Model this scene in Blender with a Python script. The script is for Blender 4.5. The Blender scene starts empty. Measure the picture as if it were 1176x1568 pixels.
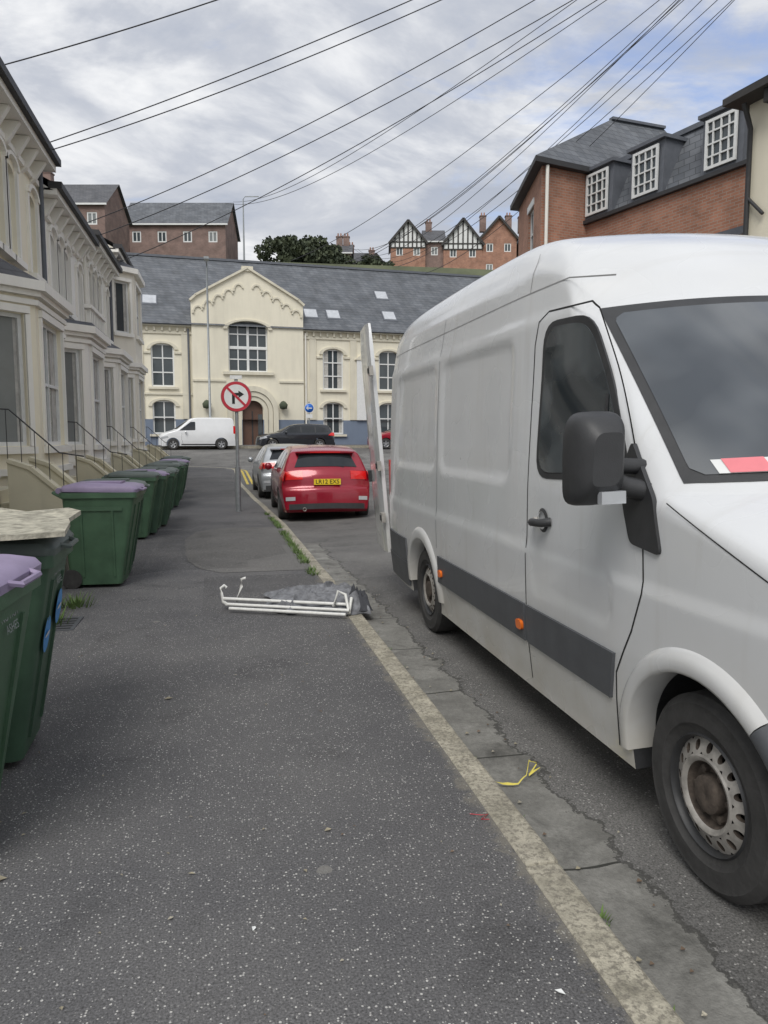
import bpy, bmesh, math, random
from mathutils import Vector, Matrix, noise
random.seed(3)
scene=bpy.context.scene
def S(a,b,x):
    t=max(0.0,min(1.0,(x-a)/(b-a))); return t*t*(3-2*t)
def interp(pts,x):
    if x<=pts[0][0]: return pts[0][1]
    for (a,va),(b,vb) in zip(pts,pts[1:]):
        if x<=b: return va+(vb-va)*(x-a)/(b-a)
    return pts[-1][1]
# ---------------------------------------------------------------- materials
class NT:
    def __init__(s,name):
        s.m=bpy.data.materials.new(name); s.m.use_nodes=True
        s.n=s.m.node_tree.nodes; s.l=s.m.node_tree.links
        s.b=s.n['Principled BSDF']; s.tc=s.n.new('ShaderNodeTexCoord')
    def link(s,a,b): s.l.new(a,b)
    def noise(s,scale,detail=3,rough=.5,vec=None,dist=0):
        t=s.n.new('ShaderNodeTexNoise'); t.inputs['Scale'].default_value=scale
        t.inputs['Detail'].default_value=detail; t.inputs['Roughness'].default_value=rough
        t.inputs['Distortion'].default_value=dist
        s.link(vec if vec else s.tc.outputs['Object'],t.inputs['Vector']); return t.outputs['Fac']
    def ramp(s,fac,stops,interp='LINEAR'):
        r=s.n.new('ShaderNodeValToRGB'); r.color_ramp.interpolation=interp
        e=r.color_ramp.elements
        while len(e)<len(stops): e.new(.5)
        for i,(p,c) in enumerate(stops):
            e[i].position=p
            e[i].color=(c,c,c,1) if isinstance(c,(int,float)) else (c[0],c[1],c[2],1)
        s.link(fac,r.inputs['Fac']); return r.outputs['Color']
    def mix(s,fac,a,b,mode='MIX'):
        m=s.n.new('ShaderNodeMix'); m.data_type='RGBA'; m.blend_type=mode
        for i,v in ((0,fac),(6,a),(7,b)):
            if hasattr(v,'is_linked') or hasattr(v,'links'): s.link(v,m.inputs[i])
            elif isinstance(v,(int,float)): m.inputs[i].default_value=v if i==0 else (v,v,v,1)
            else: m.inputs[i].default_value=(v[0],v[1],v[2],1)
        return m.outputs[2]
    def math(s,op,a,b=0.0,c=None):
        m=s.n.new('ShaderNodeMath'); m.operation=op
        for i,v in enumerate((a,b,c)):
            if v is None: continue
            if isinstance(v,(int,float)): m.inputs[i].default_value=v
            else: s.link(v,m.inputs[i])
        return m.outputs[0]
    def sep(s,coord='Object'):
        x=s.n.new('ShaderNodeSeparateXYZ'); s.link(s.tc.outputs[coord],x.inputs[0]); return x.outputs
    def comb(s,a,b,c=0.0):
        x=s.n.new('ShaderNodeCombineXYZ')
        for i,v in enumerate((a,b,c)):
            if isinstance(v,(int,float)): x.inputs[i].default_value=v
            else: s.link(v,x.inputs[i])
        return x.outputs[0]
    def bump(s,h,strength=.3,dist=.01):
        b=s.n.new('ShaderNodeBump'); b.inputs['Strength'].default_value=strength; b.inputs['Distance'].default_value=dist
        s.link(h,b.inputs['Height']); s.link(b.outputs[0],s.b.inputs['Normal'])
    def set(s,**k):
        for a,v in k.items():
            i=s.b.inputs[a.replace('_',' ')]
            if isinstance(v,(int,float)): i.default_value=v
            elif isinstance(v,tuple): i.default_value=(v[0],v[1],v[2],1)
            else: s.link(v,i)
def simple(name,c,rough=.6,metal=0,var=.12,vs=4,bump=0,bs=60,coat=0,spec=.5):
    t=NT(name); n=t.noise(vs,4,.6)
    t.set(Base_Color=t.mix(t.ramp(n,[(.3,0.0),(.7,1.0)]),tuple(x*(1-var) for x in c),tuple(min(1,x*(1+var)) for x in c)),Roughness=rough,Metallic=metal)
    t.b.inputs['Coat Weight'].default_value=coat; t.b.inputs['Specular IOR Level'].default_value=spec
    if coat: t.b.inputs['Coat Roughness'].default_value=.06
    if bump: t.bump(t.noise(bs,4),bump,.01)
    return t.m
def asphalt(name,dark,light,speck,gum=True,scale=120,pick_=.62):
    t=NT(name)
    big=t.ramp(t.noise(.9,5,.6),[(.3,0.0),(.7,1.0)])
    base=t.mix(big,dark,light)
    vp=t.n.new('ShaderNodeTexVoronoi'); vp.inputs['Scale'].default_value=.33; vp.distance='CHEBYCHEV'; t.link(t.tc.outputs['Object'],vp.inputs['Vector'])
    sp_=t.n.new('ShaderNodeSeparateColor'); t.link(vp.outputs['Color'],sp_.inputs[0])
    O=t.sep(); oy=O[1]
    pf=t.math('MULTIPLY',t.ramp(t.math('MULTIPLY',oy,.05),[(.30,0.0),(.40,1.0)]),.9)
    base=t.mix(pf,base,t.mix(1.0,base,t.ramp(sp_.outputs[0],[(0.0,.75),(1.0,1.2)]),'MULTIPLY'))
    base=t.mix(1.0,base,t.ramp(t.noise(1.7,5,.65,dist=.6),[(.56,1.0),(.70,.74)]),'MULTIPLY')
    fine=t.ramp(t.noise(130,3,.7),[(.3,.45),(.72,1.6)])
    base=t.mix(1.0,base,fine,'MULTIPLY')
    v=t.n.new('ShaderNodeTexVoronoi'); v.inputs['Scale'].default_value=scale; t.link(t.tc.outputs['Object'],v.inputs['Vector'])
    sx=t.n.new('ShaderNodeSeparateColor'); t.link(v.outputs['Color'],sx.inputs[0])
    pick=t.math('GREATER_THAN',sx.outputs[0],pick_); near=t.math('LESS_THAN',v.outputs['Distance'],t.math('MULTIPLY_ADD',sx.outputs[1],.34,.12))
    m=t.math('MULTIPLY',t.math('MULTIPLY',pick,near),t.math('MULTIPLY_ADD',t.math('POWER',sx.outputs[2],1.6),.75,.15))
    base=t.mix(m,base,speck)
    if gum:
        v2=t.n.new('ShaderNodeTexVoronoi'); v2.inputs['Scale'].default_value=2.4; t.link(t.tc.outputs['Object'],v2.inputs['Vector'])
        s2=t.n.new('ShaderNodeSeparateColor'); t.link(v2.outputs['Color'],s2.inputs[0])
        dd=t.math('ADD',v2.outputs['Distance'],t.math('MULTIPLY',t.noise(30,2),.05))
        g_=t.math('MULTIPLY',t.math('GREATER_THAN',s2.outputs[0],.55),t.math('LESS_THAN',dd,t.math('MULTIPLY_ADD',s2.outputs[1],.06,.045)))
        base=t.mix(t.math('MULTIPLY',g_,.5),base,(.27,.26,.235))
        gr=t.math('MULTIPLY',t.ramp(t.math('ADD',O[0],t.math('MULTIPLY',t.math('SUBTRACT',t.noise(9,6,.8),.5),.34)),[(.955,0.0),(1.0,1.0)]),t.math('LESS_THAN',oy,14))
        base=t.mix(t.math('MULTIPLY',gr,.5),base,(.25,.23,.185))
    t.set(Base_Color=base,Roughness=.9); t.b.inputs['Specular IOR Level'].default_value=.25
    t.bump(t.math('ADD',t.noise(160,3,.7),t.math('MULTIPLY',v.outputs['Distance'],.5)),.6,.006)
    return t
M={}
M['pavement']=asphalt('pavement_asphalt',(.100,.099,.103),(.145,.142,.141),(.58,.57,.54),scale=115,pick_=.60).m
M['patch']=asphalt('pavement_repair_asphalt',(.135,.132,.127),(.175,.17,.162),(.50,.49,.46),False,scale=90,pick_=.7).m
t=asphalt('road_asphalt',(.11,.108,.105),(.19,.186,.178),(.45,.44,.42),False,90,.72)
o=t.sep(); bc=t.b.inputs['Base Color'].links[0].from_socket
edge=t.math('ADD',o[0],t.math('MULTIPLY',t.math('SUBTRACT',t.noise(4,5,.7),.5),.36))
conc=t.math('MULTIPLY',t.math('LESS_THAN',edge,1.42),t.math('LESS_THAN',o[1],11.5))
cc=t.mix(t.ramp(t.noise(4,6,.65),[(.3,0.0),(.7,1.0)]),(.16,.157,.145),(.33,.325,.30))
cc=t.mix(t.ramp(t.noise(45,4,.7),[(.4,0.0),(.8,.6)]),cc,(.12,.118,.11))
cc=t.mix(1.0,cc,t.ramp(t.noise(2.4,5,.7,dist=.8),[(.5,1.0),(.66,.62)]),'MULTIPLY')
j=t.math('LESS_THAN',t.math('ABSOLUTE',t.math('SUBTRACT',t.math('FRACT',t.math('MULTIPLY_ADD',o[1],1.05,t.math('MULTIPLY',t.noise(3,3),.08))),.5)),.007)
cc=t.mix(j,cc,(.05,.05,.045))
bb=t.mix(conc,bc,cc)
crack=t.math('MULTIPLY',t.math('GREATER_THAN',edge,1.412),t.math('LESS_THAN',edge,1.435))
bb=t.mix(t.math('MULTIPLY',t.math('MULTIPLY',crack,t.math('LESS_THAN',o[1],11.5)),.7),bb,(.055,.054,.05))
t.set(Base_Color=bb); M['road']=t.m
t=NT('kerb_stone'); n1=t.ramp(t.noise(7,7,.72),[(.32,0.0),(.62,1.0)])
c=t.mix(n1,(.22,.205,.16),(.54,.50,.40)); c=t.mix(t.ramp(t.noise(60,3,.7),[(.46,0.0),(.62,.8)]),c,(.18,.165,.135)); c=t.mix(t.ramp(t.noise(2.2,3,.6),[(.5,0.0),(.7,.4)]),c,(.24,.22,.19))
t.set(Base_Color=c,Roughness=.9); t.bump(t.noise(35,5,.75),.9,.012); M['kerb']=t.m
M['grassland']=simple('hillside_grass',(.09,.10,.055),.95,var=.4,vs=.2)
M['yellow_line']=simple('yellow_line_paint',(.55,.42,.08),.8,var=.25,vs=12)
def vanpaint():
    t=NT('van_white_paint'); o=t.sep()
    low=t.ramp(o[2],[(0.25,1.0),(.50,0.6),(.95,0.15),(1.0,0.08)])
    d=t.math('MULTIPLY',low,t.ramp(t.noise(3,4,.6),[(.3,.5),(.7,1.0)]))
    c=t.mix(t.math('MULTIPLY',d,.85),(.685,.70,.715),(.42,.385,.31))
    c=t.mix(t.math('MULTIPLY',t.ramp(t.noise(1.1,3,.5),[(.4,0.0),(.8,1.0)]),.22),c,(.52,.52,.50))
    st=t.noise(1,3,.6,vec=t.comb(t.math('MULTIPLY',o[1],9),t.math('MULTIPLY',o[2],.8)))
    c=t.mix(t.math('MULTIPLY',t.ramp(st,[(.55,0.0),(.8,1.0)]),.28),c,(.43,.41,.37))
    t.set(Base_Color=c,Roughness=t.ramp(t.noise(2,2),[(.3,.2),(.7,.32)])); t.b.inputs['Coat Weight'].default_value=.5; t.b.inputs['Coat Roughness'].default_value=.06
    return t.m
M['vanpaint']=vanpaint()
def glass(name,c,r=.03,spec=.6): return simple(name,c,r,0,.1,2,spec=spec)
t=NT('van_glass'); o=t.sep()
t.set(Base_Color=t.mix(t.ramp(t.noise(3.2,2,.4),[(.42,0.0),(.56,1.0)]),(.03,.036,.04),(.075,.085,.09)),Roughness=.04); t.b.inputs['Specular IOR Level'].default_value=.8; M['vglass']=t.m
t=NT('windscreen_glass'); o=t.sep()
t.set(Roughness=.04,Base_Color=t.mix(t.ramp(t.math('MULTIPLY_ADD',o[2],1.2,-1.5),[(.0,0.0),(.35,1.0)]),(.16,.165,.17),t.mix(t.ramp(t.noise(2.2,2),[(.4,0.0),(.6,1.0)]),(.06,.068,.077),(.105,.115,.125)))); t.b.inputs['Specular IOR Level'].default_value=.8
M['wscreen']=t.m
M['carglass']=glass('car_glass',(.02,.023,.026)); M['wglass']=glass('window_glass',(.055,.068,.075),.06)
M['curtain']=glass('window_glass_net_curtain',(.21,.225,.225),.15)
M['drape']=simple('curtain_fabric',(.46,.45,.42),.9,var=.2,vs=8)
M['blackp']=simple('black_plastic',(.035,.036,.038),.5,var=.2,vs=8,bump=.1,bs=200)
M['greyp']=simple('grey_plastic_trim',(.085,.09,.098),.55,var=.15,vs=5)
M['seam']=simple('shut_line_gap',(.015,.015,.015),.9)
M['softseam']=simple('panel_joint',(.27,.27,.27),.7)
M['rubber']=simple('tyre_rubber',(.045,.044,.043),.85,var=.25,vs=12,bump=.3,bs=40)
M['steel']=simple('steel_wheel',(.40,.38,.35),.5,.35,var=.3,vs=18)
M['rust']=simple('rusty_hub',(.085,.068,.055),.85,.1,var=.45,vs=25,bump=.3,bs=60)
M['orange']=simple('orange_lens',(.75,.16,.02),.25)
M['redlens']=simple('red_lens',(.62,.012,.012),.15,coat=.5)
M['permitred']=simple('permit_pink_print',(.78,.22,.25),.5)
M['clear']=simple('clear_lens',(.55,.57,.6),.1,.3)
M['redcar']=simple('red_car_paint',(.30,.008,.025),.25,.2,var=.06,coat=.7)
M['silver']=simple('silver_car_paint',(.38,.40,.42),.3,.5,var=.05,coat=.6)
M['blackcar']=simple('dark_car_paint',(.02,.023,.03),.2,.2,coat=.8)
M['whitecar']=simple('white_car_paint',(.74,.75,.76),.3,var=.03,coat=.5)
M['alloy']=simple('alloy_wheel',(.4,.41,.42),.35,.6)
M['plate']=simple('yellow_number_plate',(.8,.58,.03),.4,var=.03)
M['tape']=simple('yellow_plastic_tape',(.70,.60,.12),.5,var=.1)
M['ink']=simple('plate_ink',(.01,.01,.01),.5)
M['white']=simple('white_paint',(.72,.73,.72),.5,var=.06,vs=10)
M['offwhite']=simple('white_painted_metal',(.75,.75,.72),.4,var=.1,vs=25)
M['binG']=simple('green_bin_plastic',(.062,.125,.072),.5,var=.22,vs=4,bump=.12,bs=120)
M['binG2']=simple('green_bin_plastic_dark',(.05,.10,.062),.5,var=.22,vs=4,bump=.12,bs=120)
M['purple']=simple('purple_bin_lid',(.29,.235,.36),.5,var=.15)
M['greylid']=simple('grey_bin_lid',(.10,.125,.115),.55,var=.15)
M['board']=simple('chipboard',(.38,.36,.29),.9,var=.45,vs=22,bump=.4,bs=70)
M['leafl']=simple('dry_litter',(.28,.25,.18),.9,var=.3,vs=22)
M['sticker']=simple('blue_sticker',(.03,.25,.6),.4)
M['galv']=simple('galvanised_steel',(.30,.32,.33),.5,.4,var=.15,vs=10)
M['signred']=simple('sign_red',(.5,.03,.05),.35); M['signblue']=simple('sign_blue',(.02,.14,.55),.35)
M['cloth']=simple('grey_fabric',(.19,.195,.21),.95,var=.4,vs=16,bump=.4,bs=60)
M['cloth2']=simple('black_fabric',(.05,.052,.06),.9,var=.3,vs=20)
M['wire']=simple('cable_black',(.04,.04,.045),.7)
M['wood']=simple('pole_wood',(.14,.10,.07),.9,var=.3,vs=6)
M['iron']=simple('black_iron',(.035,.035,.037),.6)
def painted(name,c,dirt=.16):
    t=NT(name); o=t.sep()
    st=t.n.new('ShaderNodeTexNoise'); st.inputs['Scale'].default_value=1; st.inputs['Detail'].default_value=4
    t.link(t.comb(t.math('MULTIPLY',t.math('ADD',o[0],o[1]),3.5),t.math('MULTIPLY',o[2],.5)),st.inputs['Vector'])
    f=t.math('MULTIPLY',t.ramp(st.outputs['Fac'],[(.45,0.0),(.8,1.0)]),dirt)
    f2=t.math('MULTIPLY',t.ramp(t.noise(.9,6,.65),[(.4,0.0),(.75,1.0)]),dirt)
    cc=t.mix(f,c,tuple(x*.55 for x in c)); cc=t.mix(f2,cc,tuple(x*.65 for x in c))
    t.set(Base_Color=cc,Roughness=.8); t.bump(t.noise(35,3),.12,.01); return t.m
M['cream']=painted('cream_stucco',(.79,.745,.61),.2); M['creamtrim']=painted('cream_trim',(.70,.66,.54),.35)
M['w1']=painted('pale_cream_render',(.86,.80,.64),.18); M['w2']=painted('white_render',(.86,.84,.79),.18); M['w3']=painted('off_white_render',(.83,.81,.74),.2); M['w4']=painted('stone_render',(.80,.76,.66),.2)
M['wtrim']=painted('white_stucco_trim',(.87,.85,.79),.2)
M['stepwall']=painted('cream_step_wall',(.68,.63,.47),.5)
M['plinth']=painted('slate_blue_plinth',(.17,.21,.28))
M['browndoor']=simple('brown_door',(.12,.065,.045),.5)
def brickmat(name,c1,c2,mortar,scale=1.0,bw=.23,bh=.075,ms=.01,rough=.9):
    t=NT(name); o=t.sep(); b=t.n.new('ShaderNodeTexBrick')
    t.link(t.comb(t.math('ADD',o[0],o[1]),t.math('MULTIPLY',o[2],1.0)),b.inputs['Vector'])
    b.inputs['Scale'].default_value=scale; b.inputs['Brick Width'].default_value=bw; b.inputs['Row Height'].default_value=bh
    b.inputs['Mortar Size'].default_value=ms; b.inputs['Mortar Smooth'].default_value=.3
    for k,v in (('Color1',c1),('Color2',c2),('Mortar',mortar)): b.inputs[k].default_value=(*v,1)
    n=t.ramp(t.noise(1.1,6,.6),[(.3,.68),(.7,1.2)])
    t.set(Base_Color=t.mix(1.0,b.outputs['Color'],n,'MULTIPLY'),Roughness=rough)
    t.bump(b.outputs['Fac'],-.3,.01); return t.m
M['brick']=brickmat('red_brick',(.33,.15,.095),(.42,.20,.13),(.34,.27,.22))
M['brickfar']=brickmat('dull_brick',(.22,.14,.12),(.27,.17,.145),(.21,.19,.17))
M['slate']=brickmat('slate_tiles',(.10,.11,.125),(.145,.155,.17),(.055,.058,.065),bw=.35,bh=.2,ms=.012,rough=.65)
M['slate2']=brickmat('dark_slate',(.085,.088,.098),(.115,.117,.125),(.045,.045,.05),bw=.3,bh=.18,ms=.012,rough=.65)
M['lead']=simple('lead_grey',(.12,.13,.15),.7)
M['timber']=simple('black_timber',(.05,.047,.045),.8)
t=NT('foliage'); t.set(Base_Color=t.mix(t.ramp(t.noise(.9,4),[(.35,0.0),(.65,1.0)]),(.05,.065,.045),(.11,.13,.075)),Roughness=.9); M['leaf']=t.m  # greens lightened, aerial haze put into the leaf colour
M['weed']=simple('weed_green',(.12,.19,.055),.8,var=.4,vs=6)
M['bark']=simple('bark',(.06,.05,.04),.9)
# ---------------------------------------------------------------- mesh helpers
Z=Vector((0,0,1))
class MB:
    def __init__(s): s.v=[];s.f=[];s.mi=[];s.mats=[];s.sm=[]
    def mat(s,m):
        m=M[m] if isinstance(m,str) else m
        if m not in s.mats: s.mats.append(m)
        return s.mats.index(m)
    def face(s,pts,m,sm=False):
        i=len(s.v); s.v+= [tuple(p) for p in pts]; s.f.append(list(range(i,i+len(pts)))); s.mi.append(s.mat(m)); s.sm.append(sm)
    def grid(s,rows,m,sm=True,closed=False):
        i=len(s.v); nc=len(rows[0])
        for r in rows: s.v+=[tuple(p) for p in r]
        k=s.mat(m)
        for a in range(len(rows)-1):
            for b in range(nc if closed else nc-1):
                b2=(b+1)%nc
                s.f.append([i+a*nc+b,i+a*nc+b2,i+(a+1)*nc+b2,i+(a+1)*nc+b]); s.mi.append(k); s.sm.append(sm)
    def box(s,x0,x1,y0,y1,z0,z1,m): s.hexa([(x0,y0,z0),(x1,y0,z0),(x1,y1,z0),(x0,y1,z0),(x0,y0,z1),(x1,y0,z1),(x1,y1,z1),(x0,y1,z1)],m)
    def hexa(s,p,m):
        i=len(s.v); s.v+=[tuple(q) for q in p]; k=s.mat(m)
        for f in ((0,3,2,1),(4,5,6,7),(0,1,5,4),(1,2,6,5),(2,3,7,6),(3,0,4,7)): s.f.append([i+j for j in f]); s.mi.append(k); s.sm.append(False)
    def obox(s,F,u0,u1,z0,z1,d0,d1,m):
        s.hexa([F(u0,z0,d0),F(u1,z0,d0),F(u1,z0,d1),F(u0,z0,d1),F(u0,z1,d0),F(u1,z1,d0),F(u1,z1,d1),F(u0,z1,d1)],m)
    def prism(s,poly,z0,z1,m):
        n=len(poly)
        for i in range(n):
            a=poly[i];b=poly[(i+1)%n]; s.face([(a[0],a[1],z0),(b[0],b[1],z0),(b[0],b[1],z1),(a[0],a[1],z1)],m)
        s.face([(p[0],p[1],z1) for p in poly],m); s.face([(p[0],p[1],z0) for p in poly][::-1],m)
    def fprism(s,F,poly,d0,d1,m):
        n=len(poly)
        for i in range(n):
            a=poly[i];b=poly[(i+1)%n]; s.face([F(a[0],a[1],d0),F(b[0],b[1],d0),F(b[0],b[1],d1),F(a[0],a[1],d1)],m)
        s.face([F(p[0],p[1],d1) for p in poly],m); s.face([F(p[0],p[1],d0) for p in poly][::-1],m)
    def beam(s,p0,p1,w,h,m,up=Z):
        p0=Vector(p0);p1=Vector(p1); d=(p1-p0).normalized(); sd=d.cross(up).normalized(); u=sd.cross(d)
        q=[]
        for p in (p0,p1): q.append([p-sd*w/2-u*h/2,p+sd*w/2-u*h/2,p+sd*w/2+u*h/2,p-sd*w/2+u*h/2])
        a,b=q; s.hexa([a[0],a[1],b[1],b[0],a[3],a[2],b[2],b[3]],m)
    def tube(s,pts,r,m,n=8):
        rows=[]
        pts=[Vector(p) for p in pts]
        for i,p in enumerate(pts):
            d=(pts[min(i+1,len(pts)-1)]-pts[max(i-1,0)]).normalized()
            a=d.cross(Vector((.13,.27,1)) if abs(d.z)<.9 else Vector((1,.1,0))).normalized(); b=d.cross(a)
            rr=r[i] if isinstance(r,(list,tuple)) else r
            rows.append([p+a*rr*math.cos(k*2*math.pi/n)+b*rr*math.sin(k*2*math.pi/n) for k in range(n)])
        s.grid(rows,m,True,True)
        s.face(rows[0][::-1],m); s.face(rows[-1],m)
    def lathe(s,prof,m,n=40,axis='x',c=(0,0,0),sm=True):
        rows=[]
        for (a,r) in prof:
            row=[]
            for k in range(n):
                th=k*2*math.pi/n; q=(a,r*math.cos(th),r*math.sin(th))
                if axis=='y': q=(q[1],q[0],q[2])
                if axis=='z': q=(q[1],q[2],q[0])
                row.append((q[0]+c[0],q[1]+c[1],q[2]+c[2]))
            rows.append(row)
        s.grid(rows,m,sm,True)
    def build(s,name,parent=None,weld=False,sharp=None,bevel=0):
        me=bpy.data.meshes.new(name); me.from_pydata(s.v,[],s.f)
        for m in s.mats: me.materials.append(m)
        me.polygons.foreach_set('material_index',s.mi); me.polygons.foreach_set('use_smooth',s.sm)
        me.update()
        if sharp: me.set_sharp_from_angle(angle=math.radians(sharp))
        ob=bpy.data.objects.new(name,me); scene.collection.objects.link(ob)
        if parent: ob.parent=parent
        if bevel:
            b=ob.modifiers.new('bevel','BEVEL'); b.width=bevel; b.segments=2; b.limit_method='ANGLE'
        return ob
def empty(name,loc=(0,0,0),rz=0,ry=0,rx=0):
    e=bpy.data.objects.new(name,None); scene.collection.objects.link(e); e.location=loc; e.rotation_euler=(rx,ry,rz); e.empty_display_size=.2; return e
def frame(O,U,N):
    O=Vector(O);U=Vector(U).normalized();N=Vector(N).normalized()
    return lambda u,z,d=0: tuple(O+U*u+Z*z+N*d)
def wall(mb,F,u0,u1,z0,z1,holes,m,rev=.14,rm=None):
    us=sorted({u0,u1,*[h[0] for h in holes],*[h[1] for h in holes]}); zs=sorted({z0,z1,*[h[2] for h in holes],*[h[3] for h in holes]})
    us=[u for u in us if u0<=u<=u1]; zs=[z for z in zs if z0<=z<=z1]
    for a,b in zip(us,us[1:]):
        for c,d in zip(zs,zs[1:]):
            cu=(a+b)/2;cz=(c+d)/2
            if any(h[0]<cu<h[1] and h[2]<cz<h[3] for h in holes): continue
            mb.face([F(a,c),F(b,c),F(b,d),F(a,d)],m)
    rm=rm or m
    for h in holes:
        a,b,c,d=h[:4]
        mb.face([F(a,c),F(a,d),F(a,d,-rev),F(a,c,-rev)],rm); mb.face([F(b,c),F(b,d),F(b,d,-rev),F(b,c,-rev)],rm)
        mb.face([F(a,c),F(b,c),F(b,c,-rev),F(a,c,-rev)],rm); mb.face([F(a,d),F(b,d),F(b,d,-rev),F(a,d,-rev)],rm)
def window(mb,F,u0,u1,z0,z1,dep=.13,nx=1,nz=2,fw=.06,fm='white',gm=None,mw=None,drape=False):
    gm=gm or random.choice(['wglass','wglass','curtain'])
    mb.face([F(u0,z0,-dep),F(u1,z0,-dep),F(u1,z1,-dep),F(u0,z1,-dep)],gm)
    if drape:
        w=(u1-u0)-2*fw; k=random.uniform(.12,.28)
        for (p,q) in ((u0+fw,u0+fw+w*k),(u1-fw-w*k,u1-fw)): mb.face([F(p,z0+fw,-dep+.002),F(q,z0+fw,-dep+.002),F(q,z1-fw,-dep+.002),F(p,z1-fw,-dep+.002)],'drape')
    a,b=-dep+.004,-dep+.05
    mb.obox(F,u0,u0+fw,z0,z1,a,b,fm);mb.obox(F,u1-fw,u1,z0,z1,a,b,fm)
    mb.obox(F,u0+fw,u1-fw,z0,z0+fw,a,b,fm);mb.obox(F,u0+fw,u1-fw,z1-fw,z1,a,b,fm)
    mw=mw or fw*.8
    for i in range(1,nx):
        u=u0+(u1-u0)*i/nx; mb.obox(F,u-mw/2,u+mw/2,z0+fw,z1-fw,a,b-.006,fm)
    for i in range(1,nz):
        z=z0+(z1-z0)*i/nz; mb.obox(F,u0+fw,u1-fw,z-mw/2,z+mw/2,a,b-.003,fm)
def archfill(mb,F,u0,u1,zs,zt,m,d=0,rev=.14,n=14):
    c=(u0+u1)/2;h=(u1-u0)/2;P=[]
    for i in range(n+1):
        th=math.pi*(1-i/n); P.append((c+h*math.cos(th),zs+(zt-zs-.001)*math.sin(th)))
    for a,b in zip(P,P[1:]):
        mb.face([F(a[0],a[1],d),F(b[0],b[1],d),F(b[0],zt,d),F(a[0],zt,d)],m)
        mb.face([F(a[0],a[1],d),F(b[0],b[1],d),F(b[0],b[1],d-rev),F(a[0],a[1],d-rev)],m)
def archband(mb,F,c,zs,r0,r1,rise,d0,d1,m,n=18):
    k=rise/r0
    P=[(math.cos(math.pi*(1-i/n)),math.sin(math.pi*(1-i/n))) for i in range(n+1)]
    q=lambda p,r:(c+r*p[0],zs+(r*k if k<1.01 else r)*p[1])
    for a,b in zip(P,P[1:]):
        A,B,C,D=q(a,r0),q(b,r0),q(b,r1),q(a,r1)
        mb.hexa([F(*A,d0),F(*B,d0),F(*C,d0),F(*D,d0),F(*A,d1),F(*B,d1),F(*C,d1),F(*D,d1)],m)
# ---------------------------------------------------------------- terrain
G=[(-30,0),(6,0),(14.5,-.14),(20,-.15),(27,-.04),(36,.15),(44,.85),(50,1.0)]
def g(y): return interp(G,y)
KX=[(-30,1.13),(14,1.13),(18,.97),(22,.77),(26,.58),(33,.55)]
def kx(y):
    if y<=33: return interp(KX,y)
    return -2.45+math.sqrt(max(0,9-(y-33)**2))
ys=[-12+.75*i for i in range(61)]; ys=[y for y in ys if y<33]+[33+3*math.sin(i*math.pi/28) for i in range(15)]
mb=MB()
rows=[[(-60,y,g(y)),(-12,y,g(y)),(-1.8,y,g(y)),((kx(y)-.12-1.8)/2,y,g(y)),(kx(y)-.12,y,g(y))] for y in ys]
mb.grid(rows,'pavement',False); mb.build('pavement')
mb=MB()
ed=[(8.55,-.05,.99),(8.9,-.30,.99),(9.6,-.48,.99),(10.6,-.55,.99),(11.8,-.62,.99),(13.0,-.50,.99),(13.6,-.1,.99)]
L=[]
for (a,b) in zip(ed,ed[1:]):
    for k in range(6):
        t_=k/6; y=a[0]+(b[0]-a[0])*t_; L.append((y,a[1]+(b[1]-a[1])*t_+.03*noise.noise(Vector((y*3,0,0)))))
rows=[[(x0,y,g(y)+.004),((x0+.99)/2,y,g(y)+.004),(.99,y,g(y)+.004)] for y,x0 in L]
mb.grid(rows,'patch',False); mb.build('pavement_repair')
mb=MB()
yy=[-12+i*2 for i in range(25)]
mb.grid([[(8.0,y,g(y)+.06),(20,y,g(y)+.06)] for y in yy],'pavement',False)
mb.face([(8,y,g(y)+z) for y,z in ((-12,-.1),(36,-.1),(36,.06),(-12,.06))],'kerb')
def fy(x): return 48.3+(x-1.53)*math.tan(math.radians(4))
mb.grid([[(x,fy(x)-2.4,.99),(x,fy(x)+.3,1.04)] for x in (-60,-20,0,20,60)],'pavement',False)
mb.grid([[(x,fy(x)-2.4,.7),(x,fy(x)-2.4,.994),(x,fy(x)-2.28,.997)] for x in (-60,-20,0,20,60)],'kerb',False)
mb.build('pavement')
def rz(x,y):
    f=1-S(28,36,y); k=min(max(x-1.4,0),3.3)-max(x-4.7,0)
    return g(y)-.062+.04*k*f
mb=MB()
xs=[0,.3,.8,1.6,2.6,3.6,4.7,6,8]
mb.grid([[(kx(y)+(8-kx(y))*x/8,y,rz(kx(y)+(8-kx(y))*x/8,y)) for x in xs] for y in ys],'road',True)
mb.grid([[(x,y,g(y)-.062) for x in (-60,-20,-2.45,8,20,60)] for y in (36,38,40,42,44,46,49)],'road',True)
mb.build('road')
mb=MB(); y=-4.0
def kblock(p0,p1,w):
    (x0,y0),(x1,y1)=p0,p1; d=Vector((x1-x0,y1-y0)).normalized(); n=Vector((-d.y,d.x))
    sh=n*random.uniform(-.006,.006)
    a=Vector(p0)+d*.003+sh;b=Vector(p1)-d*.003+sh
    za=g(y0)+.004+random.uniform(-.002,.004);zb=g(y1)+.004+random.uniform(-.002,.004)
    A,B,C,D=a,b,b+n*w,a+n*w
    mb.hexa([(A.x,A.y,za-.15),(B.x,B.y,zb-.15),(C.x,C.y,zb-.15),(D.x,D.y,za-.15),(A.x,A.y,za),(B.x,B.y,zb),(C.x,C.y,zb),(D.x,D.y,za)],'kerb')
while y<33:
    kblock((kx(y),y),(kx(y+.9),y+.9),.13); y+=.9
for i in range(6):
    a=i*math.pi/12;b=(i+1)*math.pi/12
    kblock((-2.45+3*math.cos(a),33+3*math.sin(a)),(-2.45+3*math.cos(b),33+3*math.sin(b)),.13)
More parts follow.
